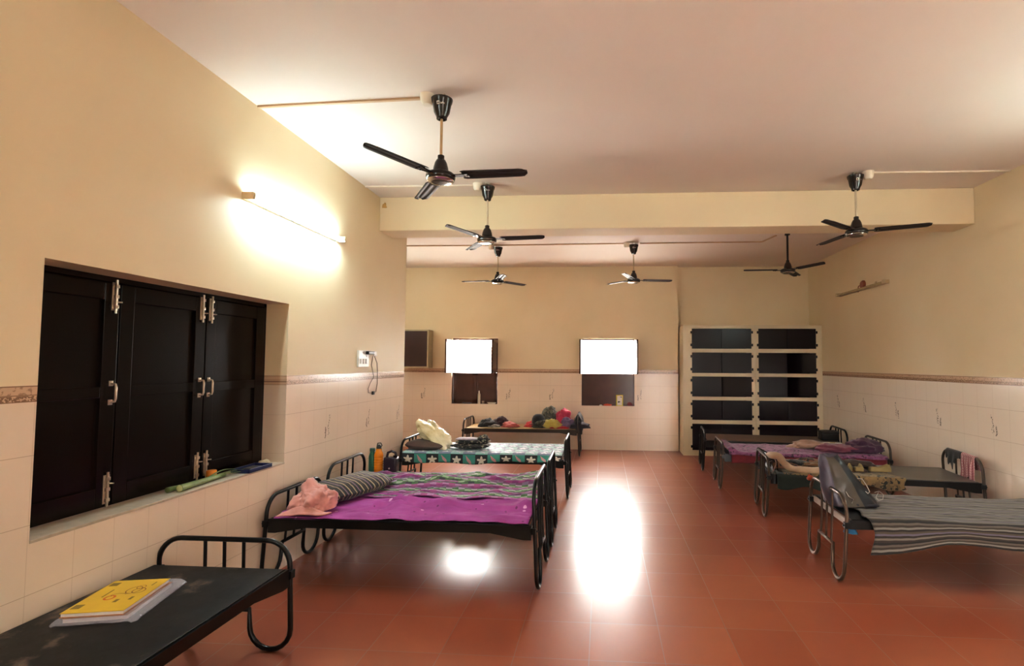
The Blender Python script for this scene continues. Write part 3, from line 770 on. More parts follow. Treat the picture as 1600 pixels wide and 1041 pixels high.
for k, (x, y, l, lab) in enumerate(((1.13, .22, .075, 'left small yellow packet on the patterned mat'), (1.03, .22, .075, 'middle small yellow packet on the patterned mat'), (.83, .20, .20, 'long cream-yellow packet at the right end of the row'))):
    p = atR2(x, y)
    t = thing('yellow_packet', lab, 'packet', (p[0], p[1], .498), R2_.rotation_euler.z + .1*(k-1))
    bm = bmesh.new(); add_box(bm, -l/2, l/2, -.03, .03, 0, .045, .008); finish('packet_box', bm, mat('cream yellow card', '#8c7850', .6), t)
    bm = bmesh.new(); prism(bm, [(-l/2+.004, .045), (-l/2+.02, .075), (-l/2+.03, .07), (0, .046)], 'y', -.027, .027); finish('packet_flap', bm, mat('cream yellow card', '#8c7850', .6), t)
# cream scarf thrown over the footboard corner
M_sc = cl('cream scarf cloth', '#ae9078')
scf = thing('scarf', 'cream scarf looped over the corner post of the second right footboard', 'scarf', (1.75, 5.55, .0))
def scarf_path(t):
    pts = [(.02, .30, .60), (.0, .14, .625), (-.005, .03, .64), (.04, -.02, .635), (.10, -.02, .56), (.18, -.03, .515), (.34, -.05, .505), (.50, -.05, .515), (.62, -.02, .52)]
    f = t*(len(pts)-1); i = min(int(f), len(pts)-2); q = f-i
    P = [Vector(pts[max(0, min(len(pts)-1, i+d))]) for d in (-1, 0, 1, 2)]
    return .5*((2*P[1]) + (-P[0]+P[2])*q + (2*P[0]-5*P[1]+4*P[2]-P[3])*q*q + (-P[0]+3*P[1]-3*P[2]+P[3])*q**3)
bm = bmesh.new(); sweep(bm, [scarf_path(i/50) for i in range(51)], .035, 12, rfn=lambda t: .036+.012*nz(t*9, 2, 1)-.022*(t > .93)*(t-.93)/.07 - .016*max(0, .15-t)/.15)
finish('scarf_cloth', bm, M_sc, scf, smooth=True)
cloth('scarf_end', lambda u, v: (.015+.02*math.sin(v*4)+.03*u, .06+.10*u-.02*v, .615-.14*v-.02*u+.01*nz(u*5, v*5, 1)), 12, 20, .1, .15, cl('pale pink scarf end', '#a98a82'), scf, thick=.008)
# glossy black polythene hung inside the footboard
M_pol = mat('black polythene', '#0f1213', .15, bump=.5, bs=18)
tag(drape('polythene_sheet', (1.785, 5.66, .60), (1.785, 6.22, .60), (1, 0, 0), lambda u: .16, lambda u: .015, M_pol, seed=8, wav=.012),
    'glossy black polythene hung behind the second right footboard', 'sheet')
tag(right_spread(R2_, name='green_cloth', x0=1.30, x1=1.85, y0=.30, y1=.405, zt=.4705, m=cl('dark green cloth', '#141b12'), far=lambda u: .13+.02*math.sin(u*9), wr=.004, seed=51, nu=30, nv=24, flare=.02),
    'dark green cloth hanging below the cream scarf', 'cloth')
# headboard towel and black cloth on R2
hb = Vector(R2_.location); rzz = R2_.rotation_euler.z; ay = Vector((-math.sin(rzz), math.cos(rzz), 0)); axx = Vector((math.cos(rzz), math.sin(rzz), 0))
q0 = hb + ay*.04 + Vector((0, 0, .678)); q1 = hb + ay*.27 + Vector((0, 0, .672))
tag(drape('checked_towel', q0, q1, axx, lambda u: .22+.035*math.sin(u*7), lambda u: .12, m_check('pink check', '#c9a2a0', '#8c4a52', '#a86a70', .028), seed=6, wav=.012),
    'pink-checked towel over the headboard of the second right cot', 'towel')
q0 = hb + ay*-.26 + Vector((0, 0, .678)); q1 = hb + ay*.035 + Vector((0, 0, .678))
tag(drape('black_cloth', q0, q1, axx, lambda u: .05+.11*math.exp(-((u-.42)/.22)**2)+.03*math.sin(u*31)*(u < .7), lambda u: .05, cl('black cotton', '#1a1614'), seed=16, wav=.008),
    'ragged black cloth beside the pink-checked towel on the same headboard', 'cloth')

# R3 : purple sheet with red blanket beneath, bundle at the head
M_pur = m_blob('mauve print sheet', '#8f5a80', '#7d4a70', '#4c2846', 12, .7)
M_red = cl('crimson blanket', '#7a2430')
tag(right_spread(R3_, name='red_blanket', x0=.05, x1=1.83, y0=-.30, y1=.392, zt=.4705, m=M_red, far=lambda u: .12+.01*math.sin(u*12), wr=.005, seed=61, nu=70, nv=40),
    'crimson blanket hanging below the purple sheet', 'blanket')
tag(right_spread(R3_, name='bed_sheet', x0=.04, x1=1.86, y0=-.37, y1=.398, zt=.484, m=M_pur, far=lambda u: .028+.006*math.sin(u*25), near=lambda u: .03, wr=.024, seed=63, nu=90, nv=50,
                 hump=lambda x, y: .05*math.exp(-((x-1.82)/.06)**2)),
    'mottled purple sheet over the crimson blanket', 'sheet')
def atR3(x, y):
    rz = R3_.rotation_euler.z; l = R3_.location
    return (l.x + x*math.cos(rz) - y*math.sin(rz), l.y + x*math.sin(rz) + y*math.cos(rz))
for (nm, lab, x, y, s, sd, col) in (
    ('purple_bundle', 'bundle of dark purple bedding against the third right headboard', .20, .10, (.22, .22, .17), 71, '#4b2440'),
    ('dark_pink_bundle', 'dull pink rumpled bedding beside the dark purple bundle', .52, .12, (.24, .18, .10), 73, '#7a3f52'),
    ('cream_cloth', 'pinkish cream rumpled cloth on the purple sheet', .78, -.10, (.26, .14, .10), 75, '#a98878')):
    p = atR3(x, y); tag(heap(nm, (p[0], p[1], .492), s, sd, cl(nm, col), rz=R3_.rotation_euler.z), lab, 'cloth')
p = atR3(.45, -.24); t = thing('paper_packet', 'narrow white packet lying behind the pinkish cream cloth', 'packet', (p[0], p[1], .50), R3_.rotation_euler.z)
bm = bmesh.new(); add_box(bm, -.12, .12, -.03, .03, 0, .05, .006); finish('packet_body', bm, M_white, t); box('packet_band', mat('cream band', '#cdbf9d', .6), -.03, .03, -.031, .031, -.0, .052, t)
# R4 : black box
def atR4(x, y):
    rz = R4_.rotation_euler.z; l = R4_.location
    return (l.x + x*math.cos(rz) - y*math.sin(rz), l.y + x*math.sin(rz) + y*math.cos(rz))
p = atR4(.13, -.02); t = thing('black_case', 'small black case on the bare brown cot by the lockers', 'case', (p[0], p[1], .468), R4_.rotation_euler.z)
bm = bmesh.new(); add_box(bm, -.12, .12, -.10, .10, 0, .10, .012); finish('case_body', bm, mat('black case', '#120e0d', .5), t)
bm = bmesh.new(); add_box(bm, -.122, .122, -.102, .102, .10, .135, .012); finish('case_lid', bm, mat('black case', '#120e0d', .5), t)

# ------------------------------------------------------------------ notebooks on the nearest cot
nb_rz = math.atan2(.06, .245)
M_clear = NT('clear plastic sleeve').p(color=(.72, .66, .72), rough=.3, alpha=.24, spec=.7).mat
pk = thing('plastic_sleeve', 'clear plastic sleeve with a book inside, lying under the yellow notebook', 'sleeve', (-2.175, 2.30, .467), nb_rz)
cloth('sleeve_film', lambda u, v: (-.165+.33*u, -.20+.43*v, .024+.004*nz(u*6, v*6, 3)-.02*max(0, (abs(u-.5)-.42))/.08-.02*max(0, abs(v-.5)-.44)/.06), 30, 40, .33, .43, M_clear, pk, thick=.001)
t2 = box('sleeved_book', mat('book pages', '#c9b3ad', .7), -.125, .115, -.17, .17, .002, .018, pk, bev=.002)
box('sleeved_book_cover', mat('orange book cover', '#b5713c', .5), -.126, .116, -.171, .171, .018, .0205, pk)
nb = thing('notebook', 'yellow covered notebook on top of the plastic sleeve', 'notebook', (-2.185, 2.29, .494), nb_rz-.02)
box('page_block', mat('white pages', '#d6c8c0', .8), -.118, .118, -.165, .165, 0, .014, nb, bev=.001)
box('front_cover', mat('yellow card', '#cfa62c', .45, var=.06), -.121, .121, -.168, .168, .014, .0165, nb, bev=.0008)
box('back_cover', mat('orange book cover', '#b5713c', .5), -.121, .121, -.168, .168, -.002, 0, nb)
M_doo = mat('brown print', '#7c4a1e', .6); M_doo2 = mat('orange print', '#c2601e', .6)
def print_ring(c, rx, ry, w, m, a0=0, a1=360):
    bm = bmesh.new(); n = 28
    I, O = [], []
    for i in range(n+1):
        a = math.radians(a0+(a1-a0)*i/n)
        I.append(bm.verts.new((c[0]+(rx-w)*math.cos(a), c[1]+(ry-w)*math.sin(a), .0172))); O.append(bm.verts.new((c[0]+rx*math.cos(a), c[1]+ry*math.sin(a), .0172)))
    for i in range(n): bm.faces.new((I[i], O[i], O[i+1], I[i+1]))
    return finish('cover_print', bm, m, nb)
print_ring((.035, .045), .030, .040, .004, M_doo); print_ring((.060, .035), .026, .03, .004, M_doo); print_ring((.048, .075), .018, .022, .003, M_doo)
print_ring((-.02, -.03), .022, .026, .009, M_doo2); print_ring((.0, -.005), .03, .018, .003, M_doo, 20, 220)
for (a, b, c, d2) in ((-.11, -.075, -.13, -.09), (-.11, -.075, .105, .14), (.07, .082, -.06, -.03), (.02, .035, -.08, -.05), (-.06, -.055, -.02, .06), (.08, .085, .09, .13)):
    box('cover_print', mat('dark olive print', '#7d6426', .6), a, b, c, d2, .0166, .0172, nb)

# ------------------------------------------------------------------ lockers
M_lf = mat('cream white locker paint', '#d9cbb0', .4, var=.04, vs=2)
M_ld = mat('dark brown locker door', '#170a10', .22, var=.2, vs=3, spec=.3)
M_int = mat('locker inside', '#0d0909', .8)
def lockers(x0, x1, ox0, ox1, label, ajar):
    t = thing('locker_cabinet', label, 'locker', (x0, 9.24, 0), 0, 'white lockers with dark doors')
    w = x1-x0; a, b = ox0-x0, ox1-x0; D = YB2-9.24-.02
    rows = [(1.84, 2.19), (1.419, 1.773), (1.012, 1.359), (.611, .951), (.093, .546)]
    bm = bmesh.new()
    Ht = 2.25
    zs = [0.0] + [z for r in reversed(rows) for z in r] + [Ht]
    add_box(bm, 0, a, 0, .03, 0, Ht); add_box(bm, b, w, 0, .03, 0, Ht)
    for i in range(0, len(zs), 2): add_box(bm, a, b, 0, .03, zs[i], zs[i+1])
    finish('face_frame', bm, M_lf, t)
    bm = bmesh.new()
    add_box(bm, 0, .012, .03, D, 0, Ht); add_box(bm, w-.012, w, .03, D, 0, Ht); add_box(bm, .012, w-.012, .03, D, Ht-.012, Ht); add_box(bm, .012, w-.012, .03, D, 0, .012)
    finish('side_panel', bm, M_lf, t)
    bm = bmesh.new(); add_box(bm, .012, w-.012, D-.01, D, .012, Ht-.012)
    for i in range(2, len(zs)-2, 2): add_box(bm, .012, w-.012, .03, D-.01, zs[i]+.01, zs[i]+.03)
    finish('shelf_back', bm, M_int, t)
    bm = bmesh.new()
    for x in (.02, w-.02):
        for k in range(6): add_lathe(bm, [(0, -.004), (.006, -.003), (.007, 0)], 8, (x, -.001, .08+k*.42))
    mid = (a+b)/2
    for ri, (z0, z1) in enumerate(rows):
        for side in (-1, 1):
            hx = a if side < 0 else b; wd = (b-a)/2-.003
            bm2 = bmesh.new()
            xa, xb = (0, wd) if side < 0 else (-wd, 0)
            add_box(bm2, xa, xb, -.007, .007, z0+.003, z1-.003, .003)
            add_box(bm2, xa+.004, xb-.004, .007, .014, z0+.01, z1-.01)
            ang = ajar.get((ri, side), 0)
            dl = finish('locker_door', bm2, M_ld, t, loc=(hx, .009, 0), rot=(0, 0, ang))
            s = -1 if side < 0 else 1
            for z in (z0+.065, z1-.065): box('hinge', M_ld, min(0, s*.026), max(0, s*.026), -.0145, -.0065, z-.022, z+.022, dl, bev=.002)
    bm.free()
    return t
lockers(1.392, 2.615, 1.544, 2.556, 'left white locker unit with dark doors, one gap in its third row', {(2, 1): -.28})
lockers(2.62, 3.735, 2.674, 3.637, 'right white locker unit with dark doors ajar in its second and third rows', {(1, 1): -.72, (2, 1): -.66})

# wall cabinet
wc = thing('wall_cabinet', 'dark-fronted wall cabinet with a pale frame, left of the back windows', 'cabinet', (-3.70, 9.42, 1.475))
bm = bmesh.new(); ww, hh2, dd = .51, .70, .258
add_box(bm, 0, .022, 0, dd, 0, hh2); add_box(bm, ww-.022, ww, 0, dd, 0, hh2); add_box(bm, .022, ww-.022, 0, dd, 0, .022); add_box(bm, .022, ww-.022, 0, dd, hh2-.022, hh2); add_box(bm, .022, ww-.022, dd-.01, dd, .022, hh2-.022)
finish('cabinet_case', bm, mat('pale cabinet frame', '#b7a98a', .5), wc)
box('cabinet_door', mat('dark brown cabinet door', '#3d2420', .3), .024, ww-.024, .006, .024, .024, hh2-.024, wc, bev=.003)

# ------------------------------------------------------------------ ceiling fans
M_fan = mat('dark brown fan enamel', '#241813', .22, var=.1)
M_blade = mat('fan blade enamel', '#2b1f1a', .5, var=.12)
def make_fan(label, x, y, zb, az, rod_m, cup=True, rod_top=None, rose=(-.10, 0)):
    t = thing('ceiling_fan', label, 'fan', (x, y, zb), 0, 'ceiling fans')
    zc = H - zb
    if cup:
        ct = zc-.035; cb = zc-.175
        lathe('canopy', [(.022, cb), (.034, cb+.004), (.036, cb+.02), (.052, cb+.05), (.062, ct-.03), (.068, ct-.022), (.072, ct), (.066, ct+.002), (.060, ct-.01), (0, ct-.02)], M_fan, t)
        bm = bmesh.new()
        for s in (-1, 1): add_box(bm, s*.02-.004, s*.02+.004, -.012, .012, ct-.03, zc-.0005)
        sweep(bm, [(-.03, 0, ct+.012), (.03, 0, ct+.012)], .006, 8)
        finish('hanger_clamp', bm, M_bolt, t)
        lathe('ceiling_rose', [(0, -.075), (.03, -.07), (.045, -.05), (.05, -.0005), (0, -.0005)], mat('ivory rose', '#e0d3c0', .5), t, c=(rose[0], rose[1], zc))
        # small square emblem and a run of letters
        em = bmesh.new()
        def onc(u, w): 
            a = -PI/2 - .07 + u/.062; r = .0585 + (w-(cb+.09))*.13 + .0012; return (r*math.cos(a), r*math.sin(a), w)
        def patch(u0, u1, w0, w1):
            vs = [em.verts.new(onc(*q)) for q in ((u0, w0), (u1, w0), (u1, w1), (u0, w1))]; em.faces.new(vs)
        wz = cb+.082
        patch(-.014, -.010, wz, wz+.02); patch(.002, .006, wz, wz+.02); patch(-.010, .002, wz, wz+.004); patch(-.010, .002, wz+.016, wz+.02)
        for k in range(6): patch(.012+k*.005, .0145+k*.005, wz+.003, wz+(.011 if k % 3 else .015))
        finish('emblem', em, mat('pale print', '#e7ddd4', .5), t)
    top = (zc-.17) if cup else (rod_top - zb if rod_top else zc-.001)
    tube('down_rod', [(0, 0, .10), (0, 0, top)], .0095 if cup else .014, rod_m, t, n=12)
    if not cup: lathe('ceiling_cap', [(0, zc-.02), (.035, zc-.02), (.035, zc-.0005), (0, zc-.0005)], M_fan, t)
    lathe('motor_housing', [(0, -.045), (.045, -.045), (.075, -.042), (.092, -.03), (.097, -.012), (.095, .004), (.085, .014), (.06, .024), (.052, .03), (.048, .055), (.040, .085), (.030, .105), (.022, .112), (.022, .135), (.014, .14), (0, .14)], M_fan, t, n=36)
    lathe('bottom_ring', [(.058, -.0455), (.074, -.044), (.088, -.035), (.0885, -.031), (.075, -.040), (.058, -.0425)], M_chrome, t, n=36)
    R = .585
    for a in az:
        bm = bmesh.new()
        n = 18; half = .058; rows = []
        for i in range(n+1):
            r = .145 + (R-.145)*i/n; s = (r-.145)/(R-.145)
            w = half*(1.0 - .10*s)
            if s > .90: w *= math.sqrt(max(0, 1-((s-.90)/.105)**2))
            if s < .04: w *= .82 + 4.5*s
            rows.append([(r, w*q, .010*(1-q*q)*1.0 - .11*w*q + (.004 if abs(q) in (.3,) else 0)) for q in (-1, -.6, -.3, -.22, 0, .22, .3, .6, 1)])
        g = [[bm.verts.new(p) for p in rw] for rw in rows]
        for i in range(n):
            for j in range(8): bm.faces.new((g[i][j], g[i+1][j], g[i+1][j+1], g[i][j+1]))
        b = finish('blade', bm, M_blade, t, smooth=True, rot=(0, 0, math.radians(a)), solid=.003)
        bm = bmesh.new(); prism(bm, [(.085, -.022), (.12, -.018), (.19, -.03), (.195, .03), (.12, .018), (.085, .022)], 'z', -.006, 0.0)
        for (px, py) in ((.16, -.018), (.16, .018), (.185, 0)): add_lathe(bm, [(0, -.010), (.005, -.009), (.006, -.006)], 8, (px, py, 0))
        finish('blade_arm', bm, M_fan, b)
    return t
M_rodi = mat('ivory rod', '#b99a72', .5); M_rodw = mat('pale rod', '#c9b79a', .5)
make_fan('large dark fan nearest the viewer, above the left wall tube light', -1.08, 3.375, 2.815, (-119, -3, 122.5), M_rodi)
make_fan('dark fan just in front of the beam, behind the nearest one', -1.155, 5.12, 2.805, (-115, -6, 122), M_rodw)
make_fan('dark fan in front of the beam on the right', 2.35, 5.0, 2.812, (-22, -139, 101), M_rodw, rose=(.11, -.01))
make_fan('far left fan near the back windows with a pale blade', -1.60, 7.86, 2.82, (52, 171, -70), M_rodw)
make_fan('far middle fan with a pale front blade, left of the dark-rod fan', .455, 7.78, 2.81, (10, 132, -106), M_rodw)
make_fan('far right fan on a dark rod without a canopy cup', 2.53, 7.34, 2.865, (-62, 178, 58), M_fan, cup=False)

# conduits on the ceiling
M_con = mat('tan conduit', '#c6a482', .5); M_conw = mat('white conduit', '#e6d8c6', .5)
for pts, m, lab in (
    ([(XL+.005, 3.455), (-1.225, 3.405)], M_con, 'tan cable conduit on the ceiling running to the nearest fan'),
    ([(XL+.005, 5.13), (-1.30, 5.15)], M_conw, 'white cable conduit on the ceiling along the beam at left'),
    ([(2.51, 5.0), (XR-.005, 5.02)], M_conw, 'white cable conduit on the ceiling at right of the beam fan'),
    ([(-4.2, 7.78), (-1.74, 7.84), (.32, 7.80)], M_con, 'tan cable conduit on the far ceiling passing the far left and middle fans'),
    ([(.55, 7.80), (2.32, 7.78), (2.40, 7.40)], M_con, 'tan cable conduit on the far ceiling turning towards the dark-rod fan')):
    bm = bmesh.new()
    for a, b in zip(pts, pts[1:]):
        a, b = Vector((*a, 0)), Vector((*b, 0)); dr = (b-a).normalized(); nr = Vector((-dr.y, dr.x, 0))*.011
        q = [a-nr, b-nr, b+nr, a+nr]
        prism(bm, [(p.x, p.y) for p in q], 'z', H-.014, H-.0005)
    tag(finish('cable_conduit', bm, m), lab, 'conduit', 'cable conduits')

# ------------------------------------------------------------------ tube lights
def emis(name, col, s):
    n = NT(name); n.p(color=(1, 1, 1), emis=col, estr=s, rough=.4); return n.mat
M_glow = emis('lit fluorescent glass', (.80, 1.0, 1.03), 95)
M_fill = emis('fill light glass', (.80, 1.0, 1.03), 130)  # glow of the added fill tube behind the viewer
M_glow3 = emis('dimmer fluorescent glass', (.80, 1.0, 1.03), 90)
M_glow4 = emis('faint fluorescent glass', (.80, 1.0, 1.03), 32)
M_glowtop = emis('dim upper glass', (.80, 1.0, 1.03), 36)
def tube_light(label, x, y0, y1, z, s, glass, batten_m, slope=0):
    t = thing('tube_light', label, 'light', (x, (y0+y1)/2, z))
    L = (y1-y0)/2
    bm = bmesh.new(); add_box(bm, min(0, s*.035), max(0, s*.035), -L+.02, L-.02, -.018, .022, .004); finish('batten', bm, batten_m, t)
    for sg in (-1, 1):
        bm = bmesh.new(); add_box(bm, min(0, s*.085), max(0, s*.085), sg*L-.014, sg*L+.014, -.02, .03, .006); finish('end_holder', bm, mat('ivory holder', '#d6c3a0', .4), t)
    g = tube('glass_tube', [(s*.062, -L+.015, 0), (s*.062, L-.015, 0)], .0135, glass, t, n=16)
    if glass in (M_glow, M_glow3):      # upper faces glow less, set that way to dim the light on the ceiling
        g.data.materials.append(M_glowtop)
        for p in g.data.polygons:
            if p.normal.z > .55: p.material_index = 1
    bm = bmesh.new(); add_box(bm, min(s*.035, s*.06), max(s*.035, s*.06), -L+.22, -L+.25, .012, .04, .004); finish('starter', bm, mat('ivory holder', '#d6c3a0', .4), t)
    return t
tube_light('lit tube light high on the left wall above the shuttered window', XL-.001, 3.34, 4.60, 2.685, 1, M_glow, M_white)
off = tube_light('unlit tube light tilted on the right wall under the fans', XR+.001, 7.12, 8.50, 2.665, -1, mat('unlit glass tube', '#c9b690', .25), mat('dusty batten', '#b39c78', .6))
jb = thing('junction_box', 'round reddish junction box with a bent wire above the unlit tube light', 'box', (XR+.001, 7.78, 2.725))
lathe('box_body', [(0, .035), (.05, .033), (.062, .02), (.064, 0), (0, 0)], mat('red brown plastic', '#9a5a40', .5), jb, rot=(0, -PI/2, 0))
tube('wire', [(-.015, .05, 0), (-.012, .12, .0), (-.012, .14, -.015), (-.012, .14, -.09)], .006, mat('red brown plastic', '#9a5a40', .5), jb)
# further lit tubes outside the frame: right wall near the viewer and inside the alcove
tube_light('lit tube light on the right wall beside the viewer, outside the frame', XR-.001, 2.45, 3.7, 2.70, -1, M_glow3, M_white)
tube_light('added fill tube light on the left wall behind the viewer, unseen', XL+.001, -.9, .35, 2.45, 1, M_fill, M_white)  # unseen tube added as fill light for the right wall and foreground
tube_light('lit tube light on the side wall of the alcove', XA+.001, 7.3, 8.6, 2.70, 1, M_glow4, M_white)

# ------------------------------------------------------------------ switch board, charger, wire
sb = thing('switch_board', 'white switch board on the left wall above the border tiles', 'switch', (XL+.001, 5.16, 1.605))
box('board_plate', mat('greyed plate', '#c3b8ac', .35, var=.05), 0, .022, -.115, .115, -.085, .085, sb, bev=.005)
for y in (-.06, 0, .06): box('rocker_switch', mat('grey rocker', '#b5aca2', .4), .022, .028, y-.022, y+.022, -.05, .0, sb, bev=.002)
lathe('socket', [(0, .004), (.022, .004), (.025, 0)], mat('grey rocker', '#b5aca2', .4), sb, loc=(.022, .06, .045), rot=(0, PI/2, 0))
ch = thing('phone_charger', 'black plug and white charger hanging a thin wire from the switch board', 'charger', (XL+.024, 5.25, 1.665))
box('plug_body', mat('black plug', '#15110f', .4), 0, .035, -.06, .08, -.014, .018, ch, bev=.006)
box('charger_body', M_white, .002, .03, .081, .14, -.03, .02, ch, bev=.006)
tube('wire', [(.012, .12, -.03), (.006, .20, -.10), (-.012, .26, -.2), (-.016, .27, -.32), (-.016, .24, -.41), (-.016, .16, -.42), (-.016, .06, -.41), (-.016, .05, -.37), (-.016, .10, -.31), (-.012, .17, -.25), (-.01, .10, -.12), (.01, .09, -.03)], .0035, mat('grey brown wire', '#6a5848', .5), ch, n=6)
box('wire_plug', mat('black plug', '#15110f', .4), -.022, .0, .145, .18, -.435, -.40, ch, bev=.004)
# rough plaster stain/patch on beam becomes a little mud nest
ns = heap('mud_nest', (-2.375, 5.488, 3.25), (.026, .04, .06), 5, mat('orange mud', '#c29a60', .9), sub=3)
ns.scale = (1, .3, 1)
tag(ns, 'small orange mud nest stuck on the beam beside the left wall', 'nest')

# ------------------------------------------------------------------ sill things, left window
SZ = WZ0+.0145
tr = thing('shallow_tray', 'dark blue plastic tray on the sill of the shuttered window', 'tray', (-2.475, 3.60, SZ), .0)
bm = bmesh.new()
add_box(bm, -.065, .06, -.12, .12, 0, .006, .002)
for (a, b, c, e) in ((-.07, -.06, -.125, .125), (.055, .065, -.125, .125), (-.07, .065, -.125, -.115), (-.07, .065, .115, .125)): add_box(bm, a, b, c, e, 0, .026, .003)
finish('tray_body', bm, mat('dark blue plastic', '#1c2350', .3), tr)
box('tray_content', mat('dark tray content', '#3a3430', .6), -.04, .03, -.06, .06, .006, .02, tr, bev=.004)
oc = thing('small_tub', 'small orange tub standing on the sill by the green stalk', 'tub', (-2.555, 3.31, SZ))
lathe('tub_body', [(0, 0), (.028, 0), (.03, .004), (.03, .05), (.027, .054), (0, .054)], mat('orange cap', '#d08328', .4), oc)
lathe('tub_ring', [(.0302, .008), (.0312, .009), (.0312, .014), (.0302, .015)], mat('orange cap', '#d08328', .4), oc)
sk = thing('green_stalk', 'cut green leafy stalk lying along the window sill', 'stalk', (-2.47, 2.95, SZ))
M_stk = mat('green stalk', '#6c7a48', .35, var=.2, vs=20)
tube('stem', [(.0, .0, .021), (-.012, .12, .02), (-.025, .28, .018), (-.04, .42, .014)], .021, M_stk, sk, n=12, rfn=lambda t: .021-.009*t)
tube('stem', [(-.05, -.03, .017), (-.055, .06, .015), (-.055, .16, .012)], .015, M_stk, sk, n=10, rfn=lambda t: .016-.008*t)
lathe('cut_end', [(0, .003), (.015, .002), (.0195, 0)], mat('pale cut end', '#b9bd8c', .5), sk, loc=(.0, -.0005, .021), rot=(PI/2, 0, 0))
for k, (dx, dz, l) in enumerate(((-.03, .03, .34), (.0, .012, .38), (.03, .008, .30))):
    cloth('blade_leaf', lambda u, v, dx=dx, dz=dz, l=l: (-.03+dx*u+(.016*(v-.5))*(1-u)**.5, .25+l*u, .02+dz*math.sin(PI*u)-.012*u+.003*abs(v-.5)), 14, 4, l, .02, M_stk, sk, thick=.002)
pw = tag(heap('paper_scrap', (-2.52, 3.80, SZ), (.05, .045, .035), 77, mat('cream paper', '#cdbb9c', .8), sub=3, fold=1.4), 'crumpled cream paper in the right corner of the shuttered window sill', 'paper')

# sill things, back windows
zS2, zS3 = W2[2], W3[2]
yS = YB + .025
b2 = thing('white_bottle', 'slim white bottle on the sill of the left back window', 'bottle', (-2.30, yS, zS2))
lathe('bottle_body', [(0, 0), (.024, 0), (.026, .005), (.026, .17), (.02, .195), (.013, .205), (0, .205)], mat('pale bottle', '#cbbfae', .4), b2); lathe('cap', [(.014, .2), (.015, .202), (.015, .232), (.010, .245), (0, .245)], M_white, b2)
b3 = thing('small_jar', 'small grey jar right of the slim white bottle', 'jar', (-2.225, yS, zS2)); lathe('jar_body', [(0, 0), (.022, 0), (.024, .004), (.024, .04), (0, .04)], mat('grey jar', '#8d7f72', .4), b3); lathe('lid', [(.025, .04), (.025, .052), (0, .054)], M_bolt, b3)
b4 = thing('soap_dish', 'pale oval dish at the right end of the left back sill', 'dish', (-2.06, yS-.0, zS2)); bm = bmesh.new(); add_lathe(bm, [(0, .004), (.05, .004), (.075, .03), (.08, .032), (.08, .027), (.055, 0), (0, 0)]); o = finish('dish_body', bm, mat('pale dish', '#c2b4a4', .4), b4, smooth=True); o.scale = (1.1, .3, 1)
lathe('soap', [(0, .005), (.03, .005), (.034, .014), (.028, .026), (0, .028)], M_white, b4).scale = (1.2, .5, 1)
b5 = thing('dark_dish', 'dark slate dish at the left end of the left back sill', 'dish', (-2.53, yS, zS2)); bm = bmesh.new(); add_lathe(bm, [(0, .004), (.06, .004), (.085, .026), (.09, .026), (.065, 0), (0, 0)]); o = finish('dish_body', bm, mat('slate dish', '#4a474c', .4), b5, smooth=True); o.scale = (1.1, .26, 1)
cd = thing('picture_card', 'white card with a yellow border standing on the right back sill', 'card', (.31, yS-.012, zS3)); cd.rotation_euler = (0, 0, .05)
box('card_border', mat('yellow border', '#d8c83a', .5), -.062, .062, 0, .02, 0, .20, cd, bev=.002)
box('card_face', M_white, -.046, .046, -.002, 0, .012, .186, cd)
bm = bmesh.new(); prism(bm, [(-.03, .055), (.02, .075), (-.01, .085), (-.03, .085)], 'y', -.004, -.002); prism(bm, [(.0, .165), (.04, .15), (.04, .17)], 'y', -.004, -.002); finish('card_mark', bm, mat('black print', '#1a1715', .5), cd)
oi = tag(heap('orange_wrapper', (.09, yS, zS3), (.08, .022, .04), 91, cl('orange red wrapper', '#c4532e'), sub=3), 'orange-red wrapper on the right back sill left of the card', 'wrapper')
ri = tag(heap('red_wrapper', (.50, yS, zS3), (.05, .022, .075), 93, cl('maroon wrapper', '#7a3038'), sub=3), 'maroon wrapper in the right corner of the right back sill', 'wrapper')
wi = tag(heap('white_wrapper', (-.03, yS, zS3), (.03, .018, .022), 95, mat('white paper', '#d6cfc5', .7), sub=3), 'tiny white wrapper at the left of the right back sill', 'wrapper')

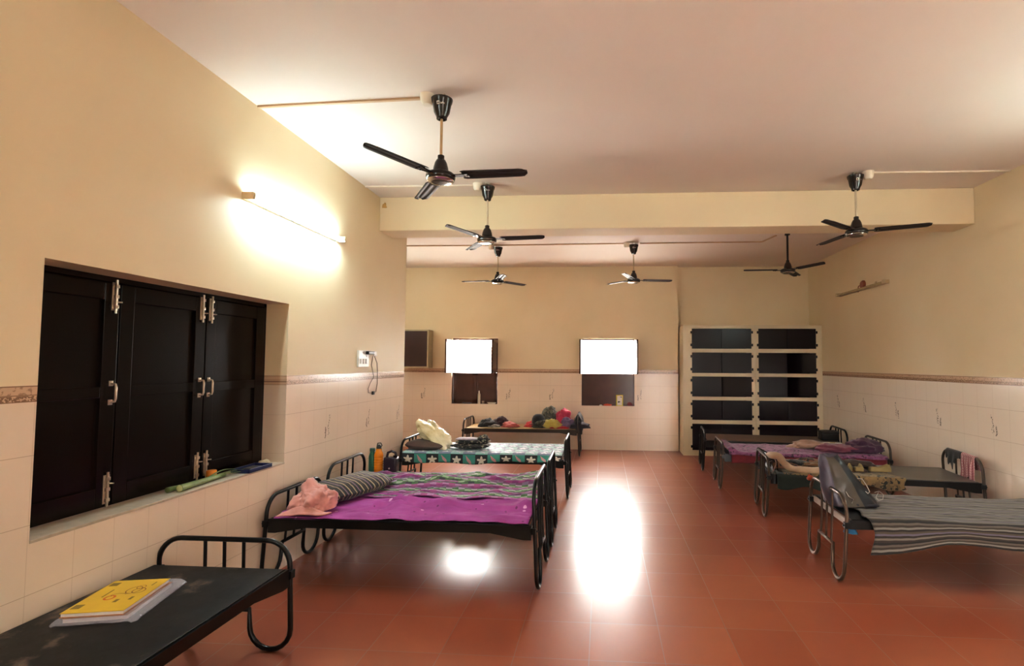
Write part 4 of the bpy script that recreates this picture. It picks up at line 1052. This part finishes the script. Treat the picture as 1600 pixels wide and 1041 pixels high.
# ------------------------------------------------------------------ sky and camera
w = bpy.data.worlds.new('World'); S.world = w; w.use_nodes = True
nt = w.node_tree; nt.nodes.clear()
o = nt.nodes.new('ShaderNodeOutputWorld'); b = nt.nodes.new('ShaderNodeBackground')
b.inputs[0].default_value = (1.0, .97, .93, 1); b.inputs[1].default_value = 24.0
tcn = nt.nodes.new('ShaderNodeTexCoord'); sx = nt.nodes.new('ShaderNodeSeparateXYZ'); rp = nt.nodes.new('ShaderNodeValToRGB')
nt.links.new(tcn.outputs['Generated'], sx.inputs[0])
mr = nt.nodes.new('ShaderNodeMapRange'); mr.inputs[1].default_value = -1; mr.inputs[2].default_value = 1; nt.links.new(sx.outputs[2], mr.inputs[0])
nt.links.new(mr.outputs[0], rp.inputs[0])
e = rp.color_ramp.elements      # pale ground below the horizon, bright overcast sky above
e[0].position = .46; e[0].color = (.66, .62, .57, 1); e[1].position = .505; e[1].color = (1.0, .97, .93, 1)
nt.links.new(rp.outputs[0], b.inputs[0])
nt.links.new(b.outputs[0], o.inputs[0])

cam = bpy.data.cameras.new('Camera'); co = bpy.data.objects.new('Camera', cam); COL.objects.link(co)
r = Vector((0.99757718, 0.06931955, 0.00587922)); u = Vector((-0.00244164, -0.04957125, 0.99876761)); f = Vector((-0.06952556, 0.99636213, 0.04928189))
co.matrix_world = Matrix(((r.x, u.x, -f.x, 0), (r.y, u.y, -f.y, 0), (r.z, u.z, -f.z, 1.57), (0, 0, 0, 1)))
cam.sensor_width = 36; cam.lens = 18.4593; cam.shift_x = -.05288; cam.shift_y = .00446; cam.clip_start = .05; cam.clip_end = 200
S.camera = co
S.view_settings.view_transform = 'Standard'
S.view_settings.exposure = 1.52

vs = S.view_settings
vs.use_curve_mapping = True
cm = vs.curve_mapping
cm.use_clip = True; cm.clip_min_x = 0; cm.clip_min_y = 0; cm.clip_max_x = 6; cm.clip_max_y = 1.2
c = cm.curves[3]
PTS = ((0, 0), (.01, .0055), (.03, .021), (.10, .087), (.30, .30), (.60, .57), (1.0, .78), (1.8, .95), (3.5, 1.0), (6.0, 1.02))
while len(c.points) < len(PTS): c.points.new(.5, .5)
for p_, (x_, y_) in zip(c.points, PTS): p_.location = (x_, y_); p_.handle_type = 'AUTO'
cm.update()
